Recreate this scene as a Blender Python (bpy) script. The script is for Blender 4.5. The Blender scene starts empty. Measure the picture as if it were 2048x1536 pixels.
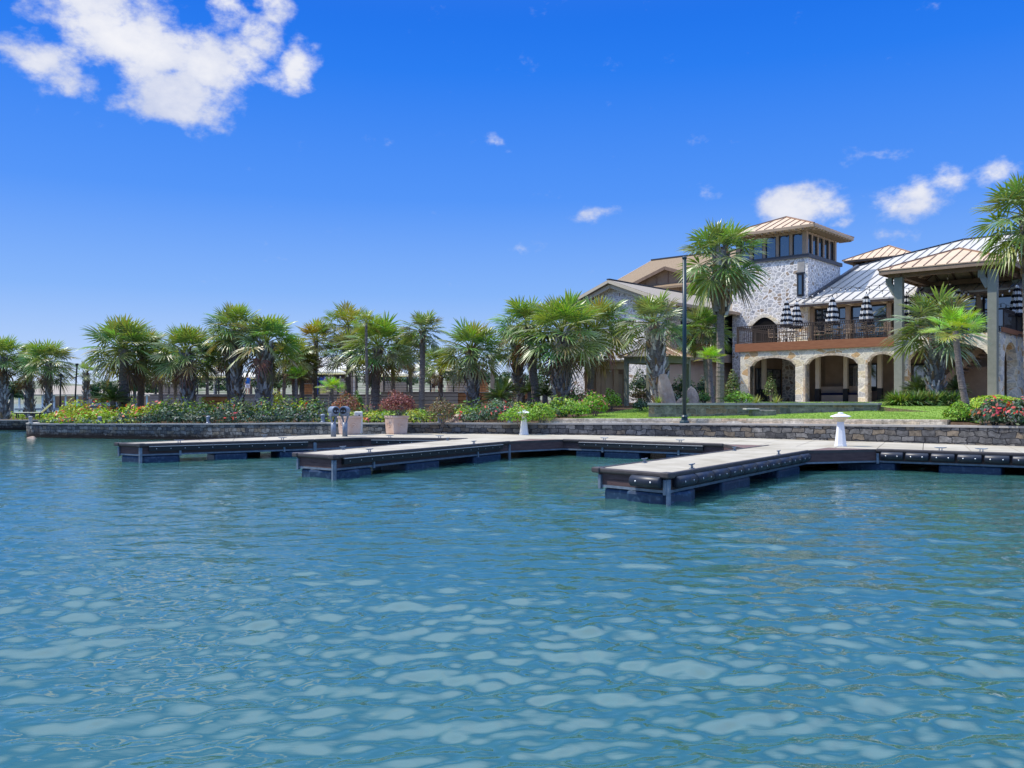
import bpy, math, random
import numpy as np
from mathutils import Vector, Matrix
R = math.radians
random.seed(7)
rng = np.random.default_rng(7)
S = bpy.context.scene
COL = S.collection

# ---------------------------------------------------------------- camera
F, HZ, CZ = 1750.0, 802.0, 2.0          # focal length in px of a 2048 wide frame, horizon row, eye height
cam_d = bpy.data.cameras.new("camera"); cam = bpy.data.objects.new("camera", cam_d); COL.objects.link(cam)
cam.location = (0, 0, CZ); cam.rotation_euler = (R(90), 0, 0)
cam_d.sensor_width = 36; cam_d.lens = 36 * F / 2048; cam_d.shift_y = (HZ - 768) / 2048
cam_d.clip_start = 0.1; cam_d.clip_end = 6000
S.camera = cam

# ---------------------------------------------------------------- light, sky, exposure
SUN = Vector((-0.55, 0.12, 0.83)).normalized()
S.view_settings.view_transform = 'Standard'; S.view_settings.look = 'None'
S.view_settings.exposure = 0.0; S.view_settings.gamma = 1.0; S.view_settings.use_curve_mapping = False
sd = bpy.data.lights.new("sun", 'SUN'); sun = bpy.data.objects.new("sun", sd); COL.objects.link(sun)
sd.energy = 5.0; sd.angle = R(0.53); sd.color = (1.0, 0.93, 0.82)
sun.rotation_euler = SUN.to_track_quat('Z', 'Y').to_euler(); sun.location = (0, 0, 60)

W = bpy.data.worlds.new("World"); S.world = W; W.use_nodes = True
SKY_STRENGTH = 0.12
def build_world():
    nt = W.node_tree; nt.nodes.clear(); L = nt.links.new
    N = lambda t, **k: [n := nt.nodes.new(t), [setattr(n, a, b) for a, b in k.items()]][0]
    def val(s, v):
        if hasattr(v, 'is_output'): L(v, s)
        else: s.default_value = v
    def M(op, a, b=0.0, c=0.0, clamp=False):
        n = N('ShaderNodeMath', operation=op); n.use_clamp = clamp
        val(n.inputs[0], a); val(n.inputs[1], b); val(n.inputs[2], c); return n.outputs[0]
    def VM(op, a, b=(0, 0, 0), out=0):
        n = N('ShaderNodeVectorMath', operation=op); val(n.inputs[0], a); val(n.inputs[1], b); return n.outputs[out]
    def MR(v, a, b, c, d, smooth=True):
        n = N('ShaderNodeMapRange', interpolation_type='SMOOTHSTEP' if smooth else 'LINEAR')
        for i, q in enumerate((v, a, b, c, d)): val(n.inputs[i], q)
        return n.outputs[0]
    def MX(f, a, b):
        n = N('ShaderNodeMix', data_type='RGBA'); val(n.inputs[0], f); val(n.inputs[6], a); val(n.inputs[7], b); return n.outputs[2]
    out = N('ShaderNodeOutputWorld'); bg = N('ShaderNodeBackground'); L(bg.outputs[0], out.inputs[0])
    bg.inputs[1].default_value = SKY_STRENGTH
    sky = N('ShaderNodeTexSky', sky_type='NISHITA', sun_disc=False)
    sky.sun_elevation = math.asin(SUN.z); sky.sun_rotation = math.atan2(SUN.x, SUN.y)
    sky.air_density = 1.0; sky.dust_density = 0.4; sky.ozone_density = 3.0
    d = VM('NORMALIZE', N('ShaderNodeTexCoord').outputs['Generated'])
    sp = N('ShaderNodeSeparateXYZ'); L(d, sp.inputs[0]); x, y, z = sp.outputs
    az = M('ARCTAN2', x, y); el = M('ARCSINE', z)
    ramp = N('ShaderNodeValToRGB'); L(MR(el, 0.0, 0.5, 0.0, 1.0, False), ramp.inputs[0])
    cr = ramp.color_ramp
    stops = [(0.0, (.68, .78, .97)), (.10, (.44, .62, .97)), (.24, (.23, .46, .97)), (.45, (.08, .30, .96)), (.72, (.014, .20, .90)), (.88, (.002, .155, .83)), (1.0, (.001, .135, .78))]
    while len(cr.elements) < len(stops): cr.elements.new(0.5)
    for e, (p, c) in zip(cr.elements, stops): e.position = p; e.color = (*c, 1)
    scl = N('ShaderNodeVectorMath', operation='SCALE'); L(ramp.outputs[0], scl.inputs[0]); scl.inputs[3].default_value = 1 / SKY_STRENGTH
    base = MX(0.94, sky.outputs[0], scl.outputs[0])
    up = N('ShaderNodeVectorMath', operation='SCALE'); up.inputs[0].default_value = (1.15 / SKY_STRENGTH, 1.42 / SKY_STRENGTH, 1.62 / SKY_STRENGTH); L(MR(el, .40, 1.0, 0, 1), up.inputs[3])   # overhead glow added to the sky, fills the shade and lightens water reflections
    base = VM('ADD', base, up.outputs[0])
    # clouds in azimuth / elevation
    cb = N('ShaderNodeCombineXYZ'); L(az, cb.inputs[0]); L(el, cb.inputs[1]); ae = cb.outputs[0]
    warp = N('ShaderNodeTexNoise', noise_dimensions='3D'); L(d, warp.inputs['Vector']); warp.inputs['Scale'].default_value = 9; warp.inputs['Detail'].default_value = 4
    wv = N('ShaderNodeVectorMath', operation='MULTIPLY_ADD'); L(warp.outputs['Color'], wv.inputs[0]); wv.inputs[1].default_value = (.09, .06, 0); L(VM('ADD', ae, (-.045, -.03, 0)), wv.inputs[2])
    aew = wv.outputs[0]
    blobs = [  # px centre x, y, half width, half height, weight
        (200, 20, 150, 60, 1), (300, 75, 165, 85, 1.1), (345, 165, 150, 75, .95), (420, 120, 110, 95, 1.0), (500, 65, 75, 60, .75), (440, 10, 60, 60, .65), (530, 10, 50, 70, .7),
        (590, 140, 52, 62, .95), (545, 158, 65, 32, .7), (88, 138, 88, 46, .85), (450, 195, 60, 50, .6), (250, 195, 60, 35, .55),
        (1000, 288, 52, 24, .62), (1202, 430, 55, 22, .72), (1605, 415, 78, 48, 1.0), (1660, 405, 45, 35, .7), (1805, 390, 80, 48, .8), (1885, 345, 62, 28, .58), (2000, 322, 55, 35, .62),
        (1420, 378, 45, 28, .5), (1800, 465, 40, 25, .5), (1690, 437, 30, 18, .55), (1760, 310, 60, 18, .48)]
    mask = None
    for (px, py, hw, hh, w) in blobs:
        a = math.atan((px - 1024) / F); e = math.atan((HZ - py) / F * math.cos(a))
        k = VM('MULTIPLY', VM('SUBTRACT', aew, (a, e, 0)), (F / hw * .94, F / hh * .94, 0))
        m = M('MULTIPLY', M('SUBTRACT', 1.25, VM('LENGTH', k, out=1), clamp=True), w)
        mask = m if mask is None else M('MAXIMUM', mask, m)
    def noise(scale, detail, rough, off):
        n = N('ShaderNodeTexNoise'); L(VM('ADD', VM('MULTIPLY', d, (1, 1, 1.5)), off), n.inputs['Vector'])
        n.inputs['Scale'].default_value = scale; n.inputs['Detail'].default_value = detail; n.inputs['Roughness'].default_value = rough; return n.outputs[0]
    n1 = noise(20, 10, .62, (3, 1, 2)); n2 = noise(7, 6, .55, (8, 4, 1)); n3 = noise(5.0, 8, .58, (1, 7, 3))
    cov = M('ADD', mask, M('MULTIPLY', M('SUBTRACT', n1, .5), 2.0))
    c1 = MR(cov, .26, .88, 0, 1)
    # scattered clouds higher up, out of the frame, which the water mirrors
    hi = M('MULTIPLY', MR(n3, .40, .72, 0, 1), MR(el, .42, .85, 0, 1))
    dens = M('MULTIPLY', M('MAXIMUM', c1, M('MULTIPLY', hi, .7)), .97)
    k = 1 / SKY_STRENGTH
    ccol = MX(MR(M('ADD', M('MULTIPLY', n2, .8), M('MULTIPLY', cov, .25)), .42, .84, 0, 1), (.58 * k, .64 * k, .83 * k, 1), (.93 * k, .93 * k, .96 * k, 1))
    bright = N('ShaderNodeVectorMath', operation='SCALE'); L(ccol, bright.inputs[0]); L(MR(el, .42, .95, 1.0, 2.3), bright.inputs[3]); ccol = bright.outputs[0]   # extra brightness added to the high clouds for shade fill and water reflections
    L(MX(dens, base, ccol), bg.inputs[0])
build_world()

# ---------------------------------------------------------------- helpers
def G(px, py, z):                       # pixel of the photograph -> point on the horizontal plane z
    Y = (CZ - z) * F / (py - HZ); return Vector(((px - 1024) / F * Y, Y, z))
def X_at(px, Y): return (px - 1024) / F * Y
def Z_at(py, Y): return CZ - (py - HZ) / F * Y

class MB:
    def __init__(s): s.v = []; s.f = []; s.c = []; s.m = []
    def add(s, vs, fs, col=None, mi=0):
        o = len(s.v); s.v += [tuple(p) for p in vs]
        for f in fs: s.f.append(tuple(i + o for i in f)); s.c.append(col or (1, 1, 1)); s.m.append(mi)
    def box(s, c, size, rz=0.0, col=None, mi=0):
        hx, hy, hz = size[0] / 2, size[1] / 2, size[2] / 2; ca, sa = math.cos(rz), math.sin(rz)
        vs = []
        for sx, sy, sz in ((-1, -1, -1), (1, -1, -1), (1, 1, -1), (-1, 1, -1), (-1, -1, 1), (1, -1, 1), (1, 1, 1), (-1, 1, 1)):
            x, y = sx * hx, sy * hy; vs.append((c[0] + x * ca - y * sa, c[1] + x * sa + y * ca, c[2] + sz * hz))
        s.add(vs, [(0, 3, 2, 1), (4, 5, 6, 7), (0, 1, 5, 4), (1, 2, 6, 5), (2, 3, 7, 6), (3, 0, 4, 7)], col, mi)
    def bx(s, x0, x1, y0, y1, z0, z1, col=None, mi=0): s.box(((x0 + x1) / 2, (y0 + y1) / 2, (z0 + z1) / 2), (x1 - x0, y1 - y0, z1 - z0), 0, col, mi)
    def beam(s, p, q, w, h, up=(0, 0, 1), col=None):
        p, q = Vector(p), Vector(q); t = (q - p).normalized(); a = t.cross(Vector(up))
        if a.length < 1e-4: a = t.cross(Vector((1, 0, 0)))
        a = a.normalized() * w / 2; b = a.cross(t).normalized() * h / 2
        vs = [p - a - b, p + a - b, p + a + b, p - a + b, q - a - b, q + a - b, q + a + b, q - a + b]
        s.add(vs, [(0, 1, 2, 3), (7, 6, 5, 4), (1, 0, 4, 5), (2, 1, 5, 6), (3, 2, 6, 7), (0, 3, 7, 4)], col)
    def prism(s, poly, vec, col=None):
        poly = [Vector(p) for p in poly]; v = Vector(vec); n = len(poly)
        s.add(poly + [p + v for p in poly], [tuple(range(n)), tuple(range(2 * n - 1, n - 1, -1))] + [(i, i + n, (i + 1) % n + n, (i + 1) % n) for i in range(n)], col)
    def tube(s, pts, rad, n=8, col=None, cap=True):
        pts = [Vector(p) for p in pts]; rad = rad if hasattr(rad, '__len__') else [rad] * len(pts); vs = []; fs = []
        a = None
        for i, p in enumerate(pts):
            t = (pts[min(i + 1, len(pts) - 1)] - pts[max(i - 1, 0)]).normalized()
            if a is None: a = t.cross(Vector((0, 0, 1)) if abs(t.z) < .9 else Vector((1, 0, 0)))
            a = (a - t * a.dot(t)).normalized(); b = t.cross(a)
            for k in range(n):
                th = 2 * math.pi * k / n; vs.append(p + (a * math.cos(th) + b * math.sin(th)) * rad[i])
        for i in range(len(pts) - 1):
            for k in range(n): fs.append((i * n + k, i * n + (k + 1) % n, (i + 1) * n + (k + 1) % n, (i + 1) * n + k))
        if cap: fs += [tuple(range(n - 1, -1, -1)), tuple((len(pts) - 1) * n + k for k in range(n))]
        s.add(vs, fs, col)
    def lathe(s, prof, n=20, c=(0, 0, 0), col=None):
        vs = []; fs = []
        for r, z in prof:
            for k in range(n):
                th = 2 * math.pi * k / n; vs.append((c[0] + r * math.cos(th), c[1] + r * math.sin(th), c[2] + z))
        for i in range(len(prof) - 1):
            for k in range(n): fs.append((i * n + k, i * n + (k + 1) % n, (i + 1) * n + (k + 1) % n, (i + 1) * n + k))
        fs += [tuple(range(n - 1, -1, -1)), tuple((len(prof) - 1) * n + k for k in range(n))]
        s.add(vs, fs, col)
    def mesh(s, name, mats, smooth=False, colors=False, uv=True, bevel=0):
        me = bpy.data.meshes.new(name); me.from_pydata(s.v, [], s.f)
        for m in (mats if isinstance(mats, (list, tuple)) else [mats]): me.materials.append(m)
        if any(s.m): me.polygons.foreach_set('material_index', s.m)
        if smooth: me.polygons.foreach_set('use_smooth', [True] * len(s.f))
        if colors:
            a = me.attributes.new('col', 'FLOAT_COLOR', 'FACE'); arr = np.ones((len(s.f), 4), np.float32); arr[:, :3] = s.c; a.data.foreach_set('color', arr.ravel())
        me.update()
        if uv and len(s.f) < 20000: autouv(me)
        return me
def autouv(me):
    n = len(me.loops); uvl = me.uv_layers.new(name='UVMap')
    nv = len(me.vertices); co = np.empty(nv * 3, np.float32); me.vertices.foreach_get('co', co); co = co.reshape(-1, 3)
    li = np.empty(n, np.int32); me.loops.foreach_get('vertex_index', li)
    npol = len(me.polygons); no = np.empty(npol * 3, np.float32); me.polygons.foreach_get('normal', no); no = no.reshape(-1, 3)
    lt = np.empty(npol, np.int32); me.polygons.foreach_get('loop_total', lt); pi = np.repeat(np.arange(npol), lt)
    nn = no[pi]; p = co[li]; h = np.sqrt(nn[:, 0] ** 2 + nn[:, 1] ** 2) + 1e-6
    u = np.where(np.abs(nn[:, 2]) > .8, p[:, 0], (-nn[:, 1] * p[:, 0] + nn[:, 0] * p[:, 1]) / h); v = np.where(np.abs(nn[:, 2]) > .8, p[:, 1], p[:, 2])
    uvl.data.foreach_set('uv', np.stack([u, v], 1).astype(np.float32).ravel())
def link(name, me, parent=None, loc=(0, 0, 0), rz=0.0):
    o = bpy.data.objects.new(name, me); COL.objects.link(o); o.location = loc; o.rotation_euler = (0, 0, rz)
    if parent: o.parent = parent
    return o
def tag(o, label=None, cat=None, group=None, kind=None):
    if label: o['label'] = label
    if cat: o['category'] = cat
    if group: o['group'] = group
    if kind: o['kind'] = kind
    return o
def thing(name, label, cat, loc=(0, 0, 0), rz=0.0, group=None):
    o = bpy.data.objects.new(name, None); COL.objects.link(o); o.location = loc; o.rotation_euler = (0, 0, rz); o.empty_display_size = .2
    return tag(o, label, cat, group)
def bevel(o, w, seg=2):
    m = o.modifiers.new('bevel', 'BEVEL'); m.width = w; m.segments = seg; m.limit_method = 'ANGLE'; m.angle_limit = R(40); return o
def part(name, mb, mat, parent, label=None, smooth=False, colors=False, bev=0):
    o = link(name, mb.mesh(name, mat, smooth, colors), parent)
    if label: o['label'] = label
    if bev: bevel(o, bev)
    return o
def struct(name, mb, mat, smooth=False): return tag(link(name, mb.mesh(name, mat, smooth)), kind='structure')
def copy_tree(o, parent=None):
    c = o.copy(); COL.objects.link(c)
    if parent: c.parent = parent
    for ch in o.children: copy_tree(ch, c)
    return c

# ---------------------------------------------------------------- materials
def new_mat(name):
    m = bpy.data.materials.new(name); m.use_nodes = True; nt = m.node_tree; b = nt.nodes['Principled BSDF']; return m, nt, b
def set_in(b, k, v):
    if k in b.inputs: b.inputs[k].default_value = v
def mat(name, col, rough=.6, spec=.4, col2=None, scale=4.0, detail=5, contrast=(.35, .65), bump=0.0, bscale=30.0, metal=0.0, coord='Object', stretch=(1, 1, 1), attr=False, trans=0.0):
    m, nt, b = new_mat(name); L = nt.links.new
    set_in(b, 'Roughness', rough); set_in(b, 'Specular IOR Level', spec); set_in(b, 'Metallic', metal)
    b.inputs['Base Color'].default_value = (*col, 1)
    tc = nt.nodes.new('ShaderNodeTexCoord'); mp = nt.nodes.new('ShaderNodeMapping'); L(tc.outputs[coord], mp.inputs[0]); mp.inputs['Scale'].default_value = stretch
    src = None
    if col2:
        n = nt.nodes.new('ShaderNodeTexNoise'); L(mp.outputs[0], n.inputs['Vector']); n.inputs['Scale'].default_value = scale; n.inputs['Detail'].default_value = detail; n.inputs['Roughness'].default_value = .62
        r = nt.nodes.new('ShaderNodeValToRGB'); L(n.outputs[0], r.inputs[0]); r.color_ramp.elements[0].position = contrast[0]; r.color_ramp.elements[1].position = contrast[1]
        r.color_ramp.elements[0].color = (*col, 1); r.color_ramp.elements[1].color = (*col2, 1); src = r.outputs[0]
    if attr:
        a = nt.nodes.new('ShaderNodeAttribute'); a.attribute_name = 'col'
        if src:
            x = nt.nodes.new('ShaderNodeMix'); x.data_type = 'RGBA'; x.blend_type = 'MULTIPLY'; x.inputs[0].default_value = 1; L(a.outputs['Color'], x.inputs[6]); L(src, x.inputs[7]); src = x.outputs[2]
        else: src = a.outputs['Color']
    if src: L(src, b.inputs['Base Color'])
    if bump:
        n = nt.nodes.new('ShaderNodeTexNoise'); L(mp.outputs[0], n.inputs['Vector']); n.inputs['Scale'].default_value = bscale; n.inputs['Detail'].default_value = 4
        bp = nt.nodes.new('ShaderNodeBump'); bp.inputs['Strength'].default_value = bump; bp.inputs['Distance'].default_value = .02; L(n.outputs[0], bp.inputs['Height']); L(bp.outputs[0], b.inputs['Normal'])
    if trans:
        t = nt.nodes.new('ShaderNodeBsdfTranslucent'); x = nt.nodes.new('ShaderNodeMixShader'); x.inputs[0].default_value = trans
        g = nt.nodes.new('ShaderNodeMix'); g.data_type = 'RGBA'; g.blend_type = 'MULTIPLY'; g.inputs[0].default_value = 1; g.inputs[7].default_value = (1.55, 1.5, .5, 1)
        if src: L(src, g.inputs[6])
        else: g.inputs[6].default_value = (*col, 1)
        L(g.outputs[2], t.inputs[0]); L(b.outputs[0], x.inputs[1]); L(t.outputs[0], x.inputs[2]); L(x.outputs[0], nt.nodes['Material Output'].inputs[0])
    return m
def stone_voronoi(name, cols, mortar, scale, mw, stretch=(1, 1, 1), bump=.5, rough=.85, warp=.25):
    m, nt, b = new_mat(name); L = nt.links.new; set_in(b, 'Roughness', rough); set_in(b, 'Specular IOR Level', .2)
    tc = nt.nodes.new('ShaderNodeTexCoord'); mp = nt.nodes.new('ShaderNodeMapping'); L(tc.outputs['Object'], mp.inputs[0]); mp.inputs['Scale'].default_value = stretch
    nz = nt.nodes.new('ShaderNodeTexNoise'); L(mp.outputs[0], nz.inputs['Vector']); nz.inputs['Scale'].default_value = 1.6; nz.inputs['Detail'].default_value = 3
    ad = nt.nodes.new('ShaderNodeVectorMath'); ad.operation = 'MULTIPLY_ADD'; L(nz.outputs['Color'], ad.inputs[0]); ad.inputs[1].default_value = (warp,) * 3; L(mp.outputs[0], ad.inputs[2])
    ve = nt.nodes.new('ShaderNodeTexVoronoi'); ve.feature = 'DISTANCE_TO_EDGE'; vc = nt.nodes.new('ShaderNodeTexVoronoi'); vc.feature = 'F1'
    for v in (ve, vc): L(ad.outputs[0], v.inputs['Vector']); v.inputs['Scale'].default_value = scale; v.inputs['Randomness'].default_value = .95
    sx = nt.nodes.new('ShaderNodeSeparateColor'); L(vc.outputs['Color'], sx.inputs[0])
    r = nt.nodes.new('ShaderNodeValToRGB'); r.color_ramp.interpolation = 'CONSTANT'; L(sx.outputs[0], r.inputs[0])
    while len(r.color_ramp.elements) < len(cols): r.color_ramp.elements.new(.5)
    for i, (e, c) in enumerate(zip(r.color_ramp.elements, cols)): e.position = i / len(cols); e.color = (*c, 1)
    n2 = nt.nodes.new('ShaderNodeTexNoise'); L(tc.outputs['Object'], n2.inputs['Vector']); n2.inputs['Scale'].default_value = 9; n2.inputs['Detail'].default_value = 6
    mr = nt.nodes.new('ShaderNodeMapRange'); L(n2.outputs[0], mr.inputs[0]); mr.inputs[1].default_value = .3; mr.inputs[2].default_value = .7; mr.inputs[3].default_value = .7; mr.inputs[4].default_value = 1.2
    mu = nt.nodes.new('ShaderNodeVectorMath'); mu.operation = 'SCALE'; L(r.outputs[0], mu.inputs[0]); L(mr.outputs[0], mu.inputs[3])
    e2 = nt.nodes.new('ShaderNodeMapRange'); L(ve.outputs['Distance'], e2.inputs[0]); e2.inputs[1].default_value = mw * .6; e2.inputs[2].default_value = mw
    mx = nt.nodes.new('ShaderNodeMix'); mx.data_type = 'RGBA'; L(e2.outputs[0], mx.inputs[0]); mx.inputs[6].default_value = (*mortar, 1); L(mu.outputs[0], mx.inputs[7]); L(mx.outputs[2], b.inputs['Base Color'])
    hm = nt.nodes.new('ShaderNodeMath'); hm.operation = 'MULTIPLY_ADD'; L(n2.outputs[0], hm.inputs[0]); hm.inputs[1].default_value = .5; L(e2.outputs[0], hm.inputs[2])
    bp = nt.nodes.new('ShaderNodeBump'); bp.inputs['Strength'].default_value = bump; bp.inputs['Distance'].default_value = .03; L(hm.outputs[0], bp.inputs['Height']); L(bp.outputs[0], b.inputs['Normal'])
    return m
def stone_course(name, cols, mortar, bw, bh, msize, wet=None, bump=.7, rough=.8):
    m, nt, b = new_mat(name); L = nt.links.new; set_in(b, 'Roughness', rough); set_in(b, 'Specular IOR Level', .25)
    tc = nt.nodes.new('ShaderNodeTexCoord'); nz = nt.nodes.new('ShaderNodeTexNoise'); L(tc.outputs['UV'], nz.inputs['Vector']); nz.inputs['Scale'].default_value = 3.0; nz.inputs['Detail'].default_value = 3
    ad = nt.nodes.new('ShaderNodeVectorMath'); ad.operation = 'MULTIPLY_ADD'; L(nz.outputs['Color'], ad.inputs[0]); ad.inputs[1].default_value = (.34, .22, 0); L(tc.outputs['UV'], ad.inputs[2])
    br = nt.nodes.new('ShaderNodeTexBrick'); L(ad.outputs[0], br.inputs['Vector']); br.inputs['Scale'].default_value = 1; br.inputs['Brick Width'].default_value = bw; br.inputs['Row Height'].default_value = bh
    br.inputs['Mortar Size'].default_value = msize; br.inputs['Mortar Smooth'].default_value = .3; br.offset = .37; br.squash = .7; br.squash_frequency = 3
    br.inputs['Color1'].default_value = (0, 0, 0, 1); br.inputs['Color2'].default_value = (1, 1, 1, 1); br.inputs['Mortar'].default_value = (.5, .5, .5, 1)
    r = nt.nodes.new('ShaderNodeValToRGB'); L(br.outputs['Color'], r.inputs[0])
    while len(r.color_ramp.elements) < len(cols): r.color_ramp.elements.new(.5)
    for i, (e, c) in enumerate(zip(r.color_ramp.elements, cols)): e.position = i / (len(cols) - 1); e.color = (*c, 1)
    n2 = nt.nodes.new('ShaderNodeTexNoise'); L(tc.outputs['Object'], n2.inputs['Vector']); n2.inputs['Scale'].default_value = 5; n2.inputs['Detail'].default_value = 8; n2.inputs['Roughness'].default_value = .7
    mr = nt.nodes.new('ShaderNodeMapRange'); L(n2.outputs[0], mr.inputs[0]); mr.inputs[1].default_value = .32; mr.inputs[2].default_value = .68; mr.inputs[3].default_value = .35; mr.inputs[4].default_value = 1.35
    mu = nt.nodes.new('ShaderNodeVectorMath'); mu.operation = 'SCALE'; L(r.outputs[0], mu.inputs[0]); L(mr.outputs[0], mu.inputs[3])
    mx = nt.nodes.new('ShaderNodeMix'); mx.data_type = 'RGBA'; L(br.outputs['Fac'], mx.inputs[0]); L(mu.outputs[0], mx.inputs[6]); mx.inputs[7].default_value = (*mortar, 1); src = mx.outputs[2]
    if wet:
        sp = nt.nodes.new('ShaderNodeSeparateXYZ'); L(tc.outputs['Object'], sp.inputs[0])
        ma = nt.nodes.new('ShaderNodeMath'); ma.operation = 'MULTIPLY_ADD'; L(n2.outputs[0], ma.inputs[0]); ma.inputs[1].default_value = .5; L(sp.outputs[2], ma.inputs[2])
        w = nt.nodes.new('ShaderNodeMapRange'); L(ma.outputs[0], w.inputs[0]); w.inputs[1].default_value = wet[0]; w.inputs[2].default_value = wet[1]
        x2 = nt.nodes.new('ShaderNodeMix'); x2.data_type = 'RGBA'; L(w.outputs[0], x2.inputs[0]); x2.inputs[6].default_value = (.018, .012, .010, 1); L(src, x2.inputs[7]); src = x2.outputs[2]
    L(src, b.inputs['Base Color'])
    hm = nt.nodes.new('ShaderNodeMath'); hm.operation = 'SUBTRACT'; L(n2.outputs[0], hm.inputs[0]); L(br.outputs['Fac'], hm.inputs[1])
    bp = nt.nodes.new('ShaderNodeBump'); bp.inputs['Strength'].default_value = bump; bp.inputs['Distance'].default_value = .04; L(hm.outputs[0], bp.inputs['Height']); L(bp.outputs[0], b.inputs['Normal'])
    return m

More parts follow.
